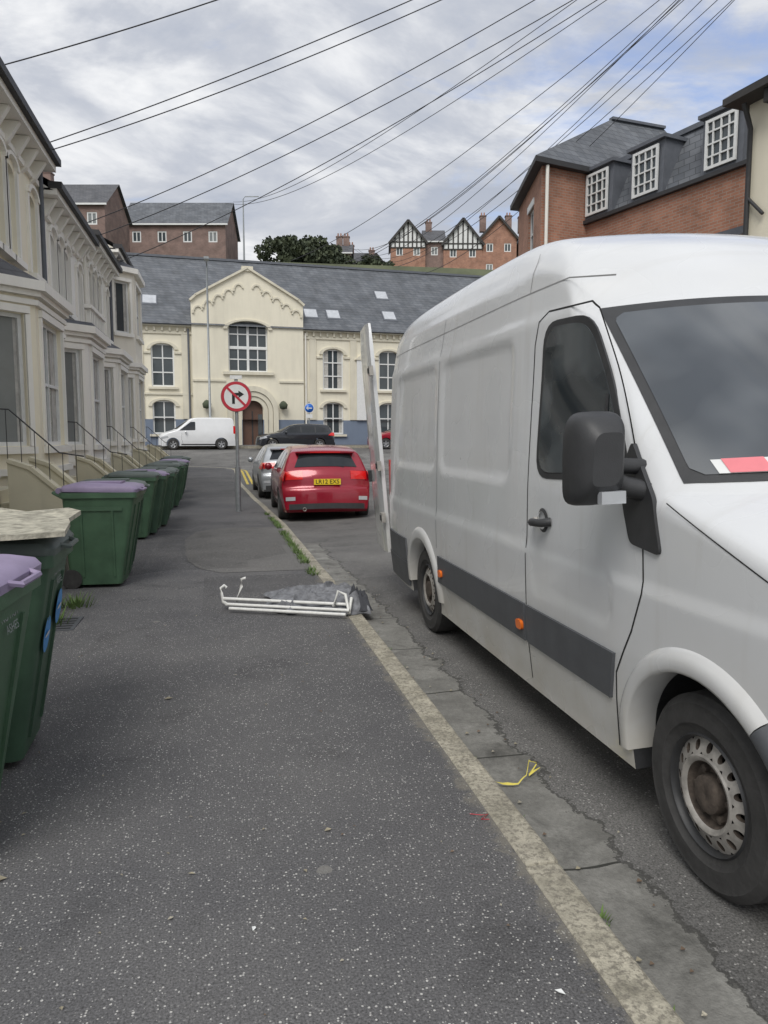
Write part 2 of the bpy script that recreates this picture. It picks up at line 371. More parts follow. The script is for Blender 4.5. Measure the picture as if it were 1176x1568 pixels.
for i in range(20): kblock((-2.45-i*1.5,36),(-2.45-(i+1)*1.5,36),.13)
mb.build('kerb',bevel=.012)
mb=MB()
for off in (.22,.40):
    P=[(kx(y)+off,y) for y in [26+i for i in range(8)]]
    for i in range(1,13):
        a=i*math.pi/24; P.append((-2.45+(3+off)*math.cos(a),33+(3+off)*math.sin(a)))
    P+=[(-6,36+off),(-30,36+off)]
    for a,b in zip(P,P[1:]):
        d=(Vector(b)-Vector(a)).normalized(); n=Vector((-d.y,d.x))*.045
        z=lambda p:max(rz(p[0],p[1]),g(p[1])-.062)+.006
        mb.face([(a[0]-n.x,a[1]-n.y,z(a)),(b[0]-n.x,b[1]-n.y,z(b)),(b[0]+n.x,b[1]+n.y,z(b)),(a[0]+n.x,a[1]+n.y,z(a))],'yellow_line')
mb.build('yellow_road_lines')
def hz(x,y):
    if y<54: return (g(y) if y>-12 else 0)-.3
    b=interp([(54,.7),(62,1),(84,20.5),(105,24.5),(150,27),(700,20)],y)
    return b+ (noise.noise(Vector((x*.03,y*.03,0)))*1.5 if y>64 else 0)
mb=MB()
gx=[-600,-300,-150]+[-100+i*8 for i in range(26)]+[150,300,600]; gy=[-300,-100,-12]+[-4+4*i for i in range(30)]+[125,150,200,300,700]
mb.grid([[(x,y,hz(x,y)) for x in gx] for y in gy],'grassland',True); mb.build('ground')
# ---------------------------------------------------------------- vehicle builder
def chaikin(P,n=2):
    for _ in range(n):
        Q=[P[0]]
        for a,b in zip(P,P[1:]):
            Q.append((a[0]*.75+b[0]*.25,a[1]*.75+b[1]*.25)); Q.append((a[0]*.25+b[0]*.75,a[1]*.25+b[1]*.75))
        Q.append(P[-1]); P=Q
    return P
def resample(P,d):
    Q=[P[0]]
    for a,b in zip(P,P[1:]):
        L=math.hypot(b[0]-a[0],b[1]-a[1]); n=max(1,int(L/d+.5))
        for i in range(1,n+1): Q.append((a[0]+(b[0]-a[0])*i/n,a[1]+(b[1]-a[1])*i/n))
    return Q
class Body:
    def __init__(s,prof,W,k,rad,zb,ds=.05,nside=24,ntop=10,crown=.03,chk=2):
        s.P=resample(chaikin(prof,chk),ds); s.W=W;s.k=k;s.rad=rad;s.zb=zb;s.ns=nside;s.nt=ntop;s.crown=crown
    def ring(s,y,z):
        W,k=s.W,s.k; xe=W(z,y)
        for _ in range(3): ye=y+k(xe,y,z); xe=W(z,ye)
        r=max(.004,min(s.rad(y,z),(z-s.zb)*.45,xe*.4)); R=[]
        for j in range(s.ns+1):
            zz=s.zb+(z-r-s.zb)*j/s.ns; R.append((W(zz,ye),ye,zz))
        A=Vector(R[-1]);C=Vector((xe,ye,z)); 
        cr=lambda x:s.crown*(1-(x/xe)**2)
        B=Vector((xe-r,y+k(xe-r,y,z),z+cr(xe-r)))
        for j in range(1,7):
            t=j/7; R.append(tuple(A*(1-t)**2+C*2*t*(1-t)+B*t*t))
        for j in range(s.nt+1):
            x=(xe-r)*(1-j/s.nt); R.append((x,y+k(x,y,z),z+cr(x)))
        return R+[(-p[0],p[1],p[2]) for p in R[-2::-1]]
    def mesh(s,name,parent,mat,arches,ar,liner='blackp'):
        mb=MB(); rows=[s.ring(*p) for p in s.P]
        mb.grid(rows,mat,True,True); n=len(rows[0]); N=len(rows)
        mb.f.append(list(range(n))[::-1]); mb.mi.append(0); mb.sm.append(False)
        mb.f.append([(N-1)*n+i for i in range(n)]); mb.mi.append(0); mb.sm.append(False)
        ob=mb.build(name,parent)
        bm=bmesh.new(); bm.from_mesh(ob.data); bmesh.ops.recalc_face_normals(bm,faces=bm.faces); bm.to_mesh(ob.data); bm.free()
        ob.data.materials.append(M[liner])
        cuts=[]
        for (ay,az) in arches:
            c=MB(); c.lathe([(-1.4,ar),(1.4,ar)],liner,56,'x',(0,ay,az),False)
            nn=56; c.f.append(list(range(nn))[::-1]);c.mi.append(0);c.sm.append(False); c.f.append(list(range(nn,2*nn)));c.mi.append(0);c.sm.append(False)
            co=c.build('cut'); 
            bm=bmesh.new(); bm.from_mesh(co.data); bmesh.ops.recalc_face_normals(bm,faces=bm.faces); bm.to_mesh(co.data); bm.free()
            md=ob.modifiers.new('b','BOOLEAN'); md.object=co; md.operation='DIFFERENCE'; md.solver='EXACT'
            try: md.material_mode='TRANSFER'
            except Exception: pass
            cuts.append(co)
        par=ob.parent; ob.parent=None
        bpy.context.view_layer.update(); dg=bpy.context.evaluated_depsgraph_get()
        me=bpy.data.meshes.new_from_object(ob.evaluated_get(dg)); ob.modifiers.clear(); ob.data=me; ob.parent=par
        for c in cuts: bpy.data.objects.remove(c)
        me.polygons.foreach_set('use_smooth',[True]*len(me.polygons)); me.set_sharp_from_angle(angle=math.radians(38))
        return ob
    def top(s,mb,y0,y1,xa,xb,off,m,nx=14,cond=None):
        rows=[]; P=s.P
        idx=[i for i,p in enumerate(P) if y0<=p[0]<=y1 and (cond is None or cond(p))]
        for i in idx:
            y,z=P[i]; a=P[max(i-1,0)];b=P[min(i+1,len(P)-1)]; t=Vector((b[0]-a[0],b[1]-a[1])).normalized(); nr=(-t.y,t.x)
            f=(y-y0)/(y1-y0); A=xa(f) if callable(xa) else xa; B=xb(f) if callable(xb) else xb
            xe=s.W(z,y)
            rows.append([(A+(B-A)*j/nx, y+s.k(A+(B-A)*j/nx,y,z)+nr[0]*off, z+s.crown*(1-((A+(B-A)*j/nx)/xe)**2)+nr[1]*off) for j in range(nx+1)])
        if len(rows)>1: mb.grid(rows,m,True)
    def side(s,name,parent,poly,off,m,sides=(-1,1),step=.06,rim=True):
        for sg in sides:
            bm=bmesh.new(); vs=[bm.verts.new((0,p[0],p[1])) for p in poly]; bm.faces.new(vs)
            a0=min(p[0] for p in poly);a1=max(p[0] for p in poly);b0=min(p[1] for p in poly);b1=max(p[1] for p in poly)
            a=a0+step
            while a<a1: bmesh.ops.bisect_plane(bm,geom=bm.verts[:]+bm.edges[:]+bm.faces[:],plane_co=(0,a,0),plane_no=(0,1,0)); a+=step
            a=b0+step
            while a<b1: bmesh.ops.bisect_plane(bm,geom=bm.verts[:]+bm.edges[:]+bm.faces[:],plane_co=(0,0,a),plane_no=(0,0,1)); a+=step
            if rim:
                be=[e for e in bm.edges if len(e.link_faces)==1]
                r=bmesh.ops.extrude_edge_only(bm,edges=be); nv={v for v in r['geom'] if isinstance(v,bmesh.types.BMVert)}
            else: nv=set()
            for v in bm.verts: v.co.x=sg*(s.W(v.co.z,v.co.y)+(-.006 if v in nv else off))
            for f in bm.faces: f.smooth=True
            me=bpy.data.meshes.new(name); bm.to_mesh(me); bm.free(); me.materials.append(M[m]); me.set_sharp_from_angle(angle=math.radians(40))
            ob=bpy.data.objects.new(name,me); scene.collection.objects.link(ob); ob.parent=parent
    def line(s,mb,path,w,off,m,sides=(-1,1),closed=False):
        P=resample(path,.05)
        for sg in sides:
            rows=[]
            for i,p in enumerate(P):
                a=P[max(i-1,0)];b=P[min(i+1,len(P)-1)]; t=Vector((b[0]-a[0],b[1]-a[1])).normalized(); n=Vector((-t.y,t.x))*w/2
                rows.append([(sg*(s.W(p[1]+q*n.y,p[0]+q*n.x)+off),p[0]+q*n.x,p[1]+q*n.y) for q in (-1,1)])
            mb.grid(rows,m,True)
    def flare(s,mb,c,r0,r1,h,m,a0=-5,a1=185,sides=(-1,1)):
        for sg in sides:
            rows=[]
            for i in range(41):
                a=math.radians(a0+(a1-a0)*i/40); row=[]
                for rr,hh in ((r0,-.10),(r0,h*.8),(r0+.012,h),((r0+r1)/2,h*1.05),(r1-.02,h*.7),(r1,-.002)):
                    y=c[0]+rr*math.cos(a); z=c[1]+rr*math.sin(a); row.append((sg*(s.W(z,y)+hh),y,z))
                rows.append(row)
            mb.grid(rows,m,True)
def roundpoly(P,r,n=5):
    Q=[]; N=len(P)
    for i in range(N):
        a=Vector(P[i-1]);b=Vector(P[i]);c=Vector(P[(i+1)%N]); rr=min(r,(a-b).length*.45,(c-b).length*.45)
        p=b+(a-b).normalized()*rr;q=b+(c-b).normalized()*rr
        for j in range(n+1):
            t=j/n; v=p*(1-t)**2+b*2*t*(1-t)+q*t*t; Q.append((v.x,v.y))
    return Q
def wheel(parent,name,x,y,z,R,w,kind):
    sg=-1 if x<0 else 1; mb=MB(); L=lambda pr,m,n=56:mb.lathe([(x+sg*a,r) for a,r in pr],m,n,'x',(0,y,z))
    rr=R*.60
    L([(-w,rr),(-w,R*.93),(-w*.9,R*.985),(-w*.5,R),(-w*.1,R*.985),(-.005,R*.93),(.002,R*.90),(.000,R*.88),(.004,R*.82),(.004,R*.70),(-.004,R*.68),(-.012,rr)],'rubber')
    if kind=='steel':
        L([(-.012,rr),(-.004,rr*.97),(-.012,rr*.94),(-.04,rr*.92)],'blackp')
        L([(-.12,rr*.98),(-.12,.001)],'seam')
        n=16; ro,ri=rr*.93,rr*.66; rm=(ro+ri)/2; rh=(ro-ri)*.30
        dp=lambda r:-.034+.026*(ro-r)/(ro-ri)
        P=lambda a,r,d:(x+sg*d,y+r*math.cos(a),z+r*math.sin(a))
        A=math.pi/n
        for k in range(n):
            ac=k*2*A; K=20; inn=[];out=[];bk=[]
            for q in range(K):
                th=q*2*math.pi/K+.001; c,s_=math.cos(th),math.sin(th)
                a1=rh*.80*c/rm; r1=rm+rh*1.1*s_
                hw=A; hr=(ro-ri)/2
                m_=max(abs(c),abs(s_)); a2=hw*c/m_; r2=rm+hr*s_/m_
                inn.append(P(ac+a1,r1,dp(r1))); out.append(P(ac+a2,r2,dp(r2))); bk.append(P(ac+a1,r1,dp(r1)-.018))
            for q in range(K):
                q2=(q+1)%K; mb.face([out[q],out[q2],inn[q2],inn[q]],'steel'); mb.face([inn[q],inn[q2],bk[q2],bk[q]],'rust')
        d0=dp(ri)
        L([(d0,ri),(d0+.006,ri*.95),(d0+.004,ri*.88),(d0-.006,ri*.82)],'steel')
        L([(d0-.006,ri*.82),(-.045,ri*.74),(-.048,ri*.50)],'rust'); L([(-.048,ri*.50),(-.010,ri*.47),(-.004,ri*.42),(-.003,ri*.2),(-.006,.001)],'rust')
        for k in range(6):
            a=k*math.pi/3; mb.lathe([(x-sg*.047,.014),(x-sg*.028,.014),(x-sg*.024,.001)],'rust',8,'x',(0,y+ri*.62*math.cos(a),z+ri*.62*math.sin(a)))
    else:
        L([(-.012,rr),(-.02,rr*.93),(-.09,rr*.88)],'alloy',32); L([(-.09,rr*.9),(-.09,.001)],'seam',32); L([(-.03,.001),(-.03,rr*.26),(-.06,rr*.3)],'alloy',20)
        for k in range(5):
            a=k*2*math.pi/5+.3
            c,s_=math.cos(a),math.sin(a); P=lambda r,t,d:(x+sg*d,y+r*c-t*s_,z+r*s_+t*c)
            a_,b_=.032*R/.3,.045*R/.3
            mb.hexa([P(.03,-a_,-.08),P(rr*.92,-b_,-.08),P(rr*.92,b_,-.08),P(.03,a_,-.08),P(.03,-a_,-.035),P(rr*.92,-b_,-.022),P(rr*.92,b_,-.022),P(.03,a_,-.035)],'alloy')
    mb.build(name,parent,sharp=40)
# ---------------------------------------------------------------- big white van
van=empty('white_panel_van',(2.545,.98,-.021),0,math.radians(-2.3))
WP=[(0,.955),(.3,.965),(.5,.985),(.72,.995),(.98,.995),(1.03,.984),(1.3,.975),(1.7,.955),(2.13,.925),(2.18,.908),(2.4,.868),(2.44,.848),(2.6,.79),(2.8,.70)]
def rrect(s,z,a,b,c,d,r=.09):
    cx,cz=(a+b)/2,(c+d)/2; qx=abs(s-cx)-(b-a)/2+r; qz=abs(z-cz)-(d-c)/2+r
    return math.hypot(max(qx,0),max(qz,0))+min(max(qx,qz),0)-r
def Wv(z,s):
    w=interp(WP,z)
    if s<1.7: w*=1-.11*((1.7-s)/1.7)**2.4
    w-=.075*S(1.25,1.9,z)*S(3.0,1.3,s)
    if s>5.2: w-=.03*((s-5.2)/.7)**2
    d=min(rrect(s,z,2.83,4.13,1.33,2.07),rrect(s,z,4.30,5.55,1.33,2.07))
    w-=.013*S(.022,-.022,d)
    w-=.008*S(.03,-.03,rrect(s,z,1.7,2.5,.80,1.02,.08))
    return w
def kv(x,s,z): return .42*(min(abs(x),.97)/.9)**2.6*interp([(0,1),(1.0,1),(2.0,.55),(3.4,0)],s)
pv=[(0,.27),(.008,.45),(.016,.62),(.03,.68),(.05,.95),(.12,1.08),(.3,1.17),(.6,1.27),(.93,1.35),(.96,1.37),(1.93,2.10),(2.0,2.16),(2.13,2.33),(2.33,2.48),(2.65,2.58),(3.1,2.63),(4.5,2.65),(5.6,2.63),(5.78,2.60),(5.86,2.53),(5.88,2.4),(5.905,.6),(5.91,.3)]
B=Body(pv,Wv,kv,lambda y,z: .05+.10*S(1.9,2.6,y),.25,ds=.035,nside=84,ntop=16,crown=.03)
AX=[(1.15,.345),(4.66,.345)]
B.mesh('body',van,'vanpaint',AX,.425)
mb=MB()
B.top(mb,.95,1.96,lambda f:-(.885-.085*f),lambda f:.885-.085*f,.004,'blackp',24)
def wsx(f): return (.855-.085*f)-.08*max(0,1-min(f,1-f)/.07)**2
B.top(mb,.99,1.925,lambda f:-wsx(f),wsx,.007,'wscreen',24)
mb.build('windscreen',van)
mb=MB()
B.top(mb,.995,1.10,-.79,-.60,.0095,'white',8); B.top(mb,1.01,1.085,-.765,-.66,.0125,'permitred',6)
mb.tube([(-.70,1.20,1.365),(-.45,1.22,1.50),(-.1,1.14,1.52)],.010,'blackp',6); mb.tube([(0,1.02,1.42),(.4,1.16,1.54)],.010,'blackp',6)
mb.build('parking_permit_and_wipers',van)
win=roundpoly([(2.44,1.39),(1.64,1.42),(2.06,2.07),(2.44,2.09)],.12)
win2=roundpoly([(2.47,1.36),(1.58,1.385),(2.035,2.10),(2.47,2.12)],.13)
B.side('door_window_seal',van,win2,.003,'blackp'); B.side('door_window',van,win,.006,'vglass')
mb=MB()
B.line(mb,[(1.80,1.40),(1.86,1.74)],.025,.009,'blackp')
B.line(mb,[(2.56,.30),(2.56,2.02),(2.53,2.13),(2.45,2.17),(2.05,2.15),(1.98,2.11),(1.62,1.55),(1.50,1.36),(1.47,.98),(1.54,.82),(1.66,.62),(1.68,.30)],.009,.0012,'seam')
B.line(mb,[(4.22,.75),(4.22,2.40)],.006,.001,'greyp'); B.line(mb,[(2.72,.30),(2.72,2.40)],.008,.001,'seam',sides=(1,))
B.line(mb,[(1.9,2.23),(2.3,2.30),(5.82,2.30)],.007,.001,'softseam')
B.line(mb,[(2.70,2.30),(2.70,2.5)],.006,.001,'softseam')
B.line(mb,[(.35,.98),(.8,1.12),(1.35,1.33)],.005,.0012,'seam')
mb.build('shut_lines',van)
B.side('side_rub_strip',van,[(1.70,.50),(2.545,.50),(2.545,.70),(1.66,.70)],.014,'greyp')
B.side('side_rub_strip',van,[(2.575,.50),(4.20,.50),(4.17,.70),(2.575,.70)],.014,'greyp')
B.side('rear_rub_strip',van,[(5.12,.50),(5.86,.50),(5.86,.70),(5.15,.70)],.016,'greyp')
B.side('rear_bumper_corner',van,[(5.15,.28),(5.9,.28),(5.9,.495),(5.12,.495)],.02,'greyp')
B.side('front_bumper_corner',van,[(.02,.29),(.66,.29),(.68,.50),(.74,.72),(.02,.72)],.02,'greyp')
B.side('mirror_triangle',van,roundpoly([(1.36,1.14),(1.56,1.16),(1.66,1.40),(1.62,1.55),(1.42,1.34)],.03),.012,'blackp')
for (a,b) in ((2.62,.58),(4.1,.58)): B.side('side_marker_light',van,roundpoly([(a-.035,b-.025),(a+.035,b-.025),(a+.035,b+.025),(a-.035,b+.025)],.02),.03,'orange')
mb=MB(); B.flare(mb,AX[0],.42,.505,.028,'vanpaint',-2,130); B.flare(mb,AX[0],.421,.505,.030,'greyp',130.5,180); B.flare(mb,AX[1],.415,.51,.02,'vanpaint',0,180); mb.build('wheel_arch_flares',van)
B.side('headlight',van,roundpoly([(.10,.78),(.42,.82),(.62,1.08),(.3,1.02),(.12,.95)],.04),.006,'clear')
mb=MB(); B.top(mb,.0,.05,-.55,.55,.012,'greyp',10,cond=lambda p:.28<p[1]<.62); B.top(mb,.02,.09,-.45,.45,.012,'blackp',10,cond=lambda p:.7<p[1]<1.0); mb.build('front_grille',van)
for x in (-.955,.955):
    for a in AX: wheel(van,'wheel',x,a[0],.345,.345,.22,'steel')
for sg in (-1,1):
    mb=MB()
    cx,cy,cz=sg*1.145,1.52,1.49
    rows=[]
    for i in range(9):
        f=i/8; yy=cy-.085+.15*f; sc=(1-(1-f)**3*.45) if f<1 else 1
        pr=[]
        for k in range(28):
            th=k*2*math.pi/28; c,s_=math.cos(th),math.sin(th)
            pr.append((cx+.105*sc*math.copysign(abs(c)**.45,c)+sg*(-.015)*s_,yy,cz+.175*sc*math.copysign(abs(s_)**.45,s_)))
        rows.append(pr)
    mb.grid(rows,'blackp',True,True); mb.face(rows[0][::-1],'blackp',True); mb.face(rows[-1],'vglass')
    mb.tube([(sg*.95,1.50,1.36),(sg*1.03,1.52,1.38),(sg*1.09,1.53,1.41)],.04,'blackp',10); mb.tube([(sg*.93,1.56,1.45),(sg*1.05,1.55,1.46)],.03,'blackp',10)
    if sg<0: mb.box(cx-.03,cx+.065,cy-.092,cy-.06,cz-.16,cz-.115,'clear')
    mb.build('door_mirror',van,sharp=50)
    mb=MB(); w=Wv(1.15,2.38)
    mb.tube([(sg*(w+.0),2.28,1.16),(sg*(w+.045),2.30,1.155),(sg*(w+.05),2.39,1.15),(sg*(w+.03),2.44,1.15)],[.022,.02,.02,.012],'blackp',10); mb.lathe([(sg*(w+.012),.045),(sg*(w+.004),.06)],'blackp',18,'x',(0,2.36,1.16)); mb.lathe([(sg*(w+.018),.001),(sg*(w+.018),.018),(sg*w,.018)],'steel',12,'x',(0,2.44,1.15))
    mb.build('door_handle',van)
mb=MB()
mb.face([(-.87,5.916,.5),(-.02,5.916,.5),(-.02,5.916,2.40),(-.80,5.916,2.40)],'blackp')  # flat black sheet painted in for the darkness inside the open cargo bay
mb.box(.02,.88,5.912,5.94,.48,1.3,'vanpaint'); mb.box(.02,.84,5.912,5.94,1.303,2.4,'vanpaint'); mb.box(-.9,.9,5.912,6.02,.32,.475,'greyp')
mb.box(.89,.96,5.90,5.95,.85,1.35,'redlens'); mb.box(-.95,-.90,5.90,5.95,.85,1.35,'redlens')
mb.build('rear_end',van)
hinge=empty('open_rear_door',(-.985,5.96,0),math.radians(85),0,math.radians(-2.6)); hinge.parent=van
mb=MB()
rows=[]
zs=[.45,.6,.75,1.0,1.3,1.6,1.9,2.2,2.45,2.6,2.66]
def dw(z): return interp([(.4,.0),(1.3,.015),(2.1,.05),(2.5,.09),(2.66,.17)],z)
outer=[[(dw(z)+(.90-dw(z))*i/6,.0 -.02*(1 if i in(0,6) else 0)-.012*(z>2.5),z) for i in range(7)] for z in zs]
inner=[[(p[0],-.055,p[2]) for p in r] for r in outer]
mb.grid(outer,'vanpaint'); mb.grid(inner,'offwhite')
for a,b in ((0,0),(-1,-1)):
    mb.grid([[outer[i][a] for i in range(len(zs))],[inner[i][a] for i in range(len(zs))]],'vanpaint',False)
mb.grid([outer[0],inner[0]],'blackp',False); mb.grid([outer[-1],inner[-1]],'vanpaint',False)
mb.box(.12,.78,-.070,-.057,.7,1.2,'greyp'); 
for z in (.75,1.25,2.15): mb.box(-.045,.06,-.02,.018,z,z+.09,'steel'); mb.box(-.02,.03,.018,.03,z+.02,z+.07,'blackp')
mb.box(.70,.80,.0,.03,1.1,1.22,'blackp')
mb.build('door_panel',hinge,sharp=30)
# ---------------------------------------------------------------- cars
def car(name,loc,rz_,paint,kind='hatch',plate=None,sc=1.0):
    e=empty(name,loc,rz_); e.scale=(sc,sc,sc)
    if kind=='hatch':
        L=4.36; prof=[(0,.22),(.01,.42),(.04,.62),(.12,.76),(.5,.88),(1.0,.99),(1.05,1.0),(1.9,1.40),(2.25,1.46),(2.9,1.47),(3.5,1.43),(3.86,1.37),(3.90,1.33),(4.17,1.02),(4.20,.98),(4.27,.84),(4.28,.68),(4.345,.62),(4.355,.42),(4.36,.25)]
        WPc=[(0,.80),(.3,.87),(.5,.905),(.72,.91),(.88,.895),(.96,.865),(1.2,.76),(1.4,.66),(1.6,.58)]; ws=(1.08,1.86); rw=(3.915,4.15); ax=[(.9,.31),(3.55,.31)]
        side=[(1.30,.97),(3.72,1.02),(3.62,1.20),(3.2,1.34),(2.1,1.36),(1.85,1.30)]; posts=[(2.45,),(3.25,)]
    elif kind=='estate':
        L=4.75; prof=[(0,.24),(.01,.42),(.05,.66),(.15,.80),(.6,.90),(1.15,.99),(1.2,1.0),(2.05,1.42),(2.4,1.48),(3.2,1.50),(4.2,1.44),(4.36,1.39),(4.58,1.02),(4.65,.95),(4.70,.7),(4.74,.45),(4.75,.26)]
        WPc=[(0,.80),(.3,.87),(.5,.905),(.72,.91),(.88,.895),(.96,.865),(1.2,.77),(1.4,.69),(1.6,.62)]; ws=(1.23,2.0); rw=(4.39,4.56); ax=[(.93,.32),(3.7,.32)]
        side=[(1.5,.98),(4.25,1.02),(4.1,1.25),(3.7,1.37),(2.3,1.38),(2.0,1.32)]; posts=[(2.6,),(3.45,)]
    else:
        L=4.4; prof=[(0,.24),(.01,.5),(.05,.75),(.2,.92),(.7,1.06),(.85,1.1),(1.7,1.70),(1.95,1.79),(2.4,1.82),(3.9,1.82),(4.22,1.79),(4.30,1.66),(4.36,1.0),(4.39,.5),(4.4,.26)]
        WPc=[(0,.82),(.3,.87),(.5,.90),(.8,.905),(1.0,.895),(1.3,.85),(1.6,.79),(1.9,.74)]; ws=(.90,1.66); rw=None; ax=[(.85,.31),(3.55,.31)]
        side=[(1.2,1.08),(2.1,1.10),(2.1,1.58),(1.85,1.58)]; posts=[]
    def W(z,s):
        w=interp(WPc,z)
        if s<.9: w*=1-.14*((.9-s)/.9)**2
        if s>L-.8: w*=1-.10*((s-L+.8)/.8)**2
        return w
    def k(x,s,z):
        q=(min(abs(x),.9)/.85)**2.4
        return .26*q*interp([(0,1),(1.2,.8),(2.2,0)],s)-(.16 if kind!='van' else .05)*q*interp([(L-1.3,0),(L-.3,1),(L,1)],s)
    b=Body(prof,W,k,lambda y,z:.07,.2,ds=.03,nside=18,ntop=8,crown=.03)
    b.mesh('body',e,paint,ax,.365)
    mb=MB(); b.top(mb,ws[0],ws[1],lambda f:-(.76-.12*f) ,lambda f:.76-.12*f,.006,'carglass')
    if rw: b.top(mb,rw[0],rw[1],lambda f:-(.50+.12*f),lambda f:.50+.12*f,.008,'carglass')
    mb.build('glass',e)
    b.side('side_windows',e,roundpoly(side,.05),.005,'carglass')
    mb=MB()
    for (s0,) in posts: b.line(mb,[(s0,1.0),(s0,1.35)],.05,.008,'blackp'); b.line(mb,[(s0,.32),(s0,.98)],.01,.002,'seam')
    b.line(mb,[(1.35,.96),(1.32,.6),(1.4,.32)],.01,.002,'seam'); b.line(mb,[(1.3,.28),(L-1.2,.28)],.07,.006,'blackp')
    mb.build('shut_lines',e)
    if kind=='van': b.side('tail_light_side',e,roundpoly([(L-.16,.90),(L-.03,.90),(L-.05,1.35),(L-.16,1.35)],.03),.006,'redlens')
    else: b.side('tail_light_side',e,roundpoly([(L-.55,.83),(L-.16,.80),(L-.16,.99),(L-.34,1.0)],.03),.006,'redlens')
    b.side('headlight',e,roundpoly([(.16,.58),(.62,.68),(.55,.78),(.2,.72)],.04),.006,'clear')
    mb=MB()
    zc=lambda a,c:(lambda p:a<p[1]<c and p[0]>L-.5)
    if kind!='van':
        for q in (-1,1):
            b.top(mb,L-.5,L,q*.80,q*.47,.012,'redlens',6,cond=zc(.78,.98))
            b.top(mb,L-.5,L,q*.74,q*.55,.016,'clear',4,cond=zc(.84,.89))
            b.top(mb,L-.5,L,q*.80,q*.62,.010,'clear',4,cond=zc(.42,.50))
        b.top(mb,L-.5,L,-.74,.74,.010,'blackp',8,cond=zc(.22,.40))
        b.top(mb,L-.5,L,-.46,.46,.006,'seam',8,cond=zc(.665,.70)); b.top(mb,L-.5,L,-.30,.30,.004,paint,8,cond=zc(.70,.9))
        mb.lathe([(L-.03,.035),(L+.015,.035),(L+.015,.028),(L-.02,.025)],'steel',14,'y',(.45,0,.27))
        mb.box(-.26,.26,L-.085,L-.040,.74,.85,'plate')
        mb.box(-.58,.58,rw[0]-.07,rw[0]+.07,1.345,1.375,paint)
        mb.box(-.30,.30,rw[0]+.07,rw[0]+.08,1.35,1.37,'redlens')
        mb.beam((-.35,rw[1]-.02,1.065),(.1,rw[1]-.03,1.08),.015,.02,'blackp')
    else: mb.box(-.26,.26,L-.01,L+.01,.6,.71,'plate')
    mb.build('rear_lights_and_plate',e)
    if plate:
        c=bpy.data.curves.new('plate_text','FONT'); c.body=plate; c.size=.115; c.align_x='CENTER'; c.align_y='CENTER'; c.offset=.001
        to=bpy.data.objects.new('plate_text',c); scene.collection.objects.link(to); c.materials.append(M['ink']); to.parent=e
        to.location=(0,L-.037,.795); to.rotation_euler=(math.radians(90),0,math.radians(180))
    for x in (-.90,.90):
        for a in ax: wheel(e,'wheel',x,a[0],.31,.315,.2,'alloy')
    for sg in (-1,1):
        mb=MB(); mb.lathe([(-.05,.03),(-.04,.07),(0,.085),(.05,.08),(.055,.001)],paint,14,'y',(sg*1.0,1.55+(.15 if kind=='estate' else 0),1.0)); mb.build('door_mirror',e)
    return e
car('red_hatchback_car',(2.08,14.75+4.36*1.04,g(17)-.07),math.radians(180-0.6),'redcar','hatch','LR12 EXS',1.04)
car('silver_hatchback_car',(1.78,20.4+4.36,g(22)-.06),math.radians(180+1),'silver','hatch','GY09 KLM')
car('white_small_van',(-3.7,44.85,.82),math.radians(-87),'whitecar','van')
car('dark_estate_car',(1.85,44.6,.80),math.radians(-87),'blackcar','estate')
car('red_hatchback_car',(8.7,44.9,.82),math.radians(-86),'redcar','hatch')
# ---------------------------------------------------------------- hall building
hall=empty('cream_victorian_hall',(1.75,48.3,-.32),math.radians(4))
F=frame((0,0,0),(1,0,0),(0,-1,0)); FG=frame((0,-.3,0),(1,0,0),(0,-1,0))
mb=MB(); wn=MB(); tr=MB()
wins=[-12.9,-9.1,-5.3]+[5.38+3.78*i for i in range(7)]
def hallwin(c,w=.68,up=(4.95,7.55),lo=(2.05,4.1)):
    return [(c-w,c+w,up[0],up[1]),(c-w,c+w,lo[0],lo[1])]
for (u0,u1) in ((-15,-3.55),(3.38,31)):
    hs=[]
    for c in wins:
        if u0<c<u1: hs+=hallwin(c)
    wall(mb,F,u0,u1,2.95,8.6,[h if h[2]>2.95 else (h[0],h[1],2.95,h[3]) for h in hs],'cream')
    wall(mb,F,u0,u1,.5,2.95,[(h[0],h[1],h[2],2.95) for h in hs if h[2]<2.95],'plinth')
    for h in hs:
        archfill(mb,F,h[0],h[1],h[3]-.35,h[3],'cream')
        window(wn,F,h[0],h[1],h[2],h[3],.14,2,3 if h[3]>5 else 2,.09,gm='wglass',drape=random.random()<.25)
        c=(h[0]+h[1])/2; archband(tr,F,c,h[3]-.35,.70,.92,.38,.0,.09,'creamtrim')
        tr.obox(F,h[0]-.2,h[1]+.2,h[2]-.16,h[2]-.02,0,.14,'creamtrim')
    tr.obox(F,u0,u1,8.6,8.68,-.2,.22,'creamtrim'); tr.obox(F,u0,u1,8.15,8.3,0,.08,'creamtrim')
    tr.obox(F,u0,u1,8.68,8.80,-.2,.34,'lead')
    n=int((u1-u0)/.45)
    for i in range(n): tr.obox(F,u0+.2+i*.45,u0+.32+i*.45,8.32,8.58,0.002,.15,'creamtrim')
    for c in wins:
        if u0<c<u1:
            for q in (c-1.35,c+1.35):
                if u0+.3<q<u1-.3: tr.obox(F,q-.22,q+.22,2.98,8.14,.002,.07,'creamtrim')
            for s_ in (-1,1):
                tr.obox(F,c+.70 if s_>0 else c-1.1,c+1.1 if s_>0 else c-.70,6.95,7.07,.002,.09,'creamtrim')
tr.obox(F,-15,-3.56,4.45,4.57,.003,.08,'creamtrim')
tr.obox(F,6.95,7.75,2.97,6.9,.074,.16,'white'); tr.fprism(F,[(6.8,6.9),(7.9,6.9),(7.35,7.3)],.005,.22,'creamtrim')
big=(-1.35,1.1,5.95,9.05); door=(-.55,.75,.9,4.2)
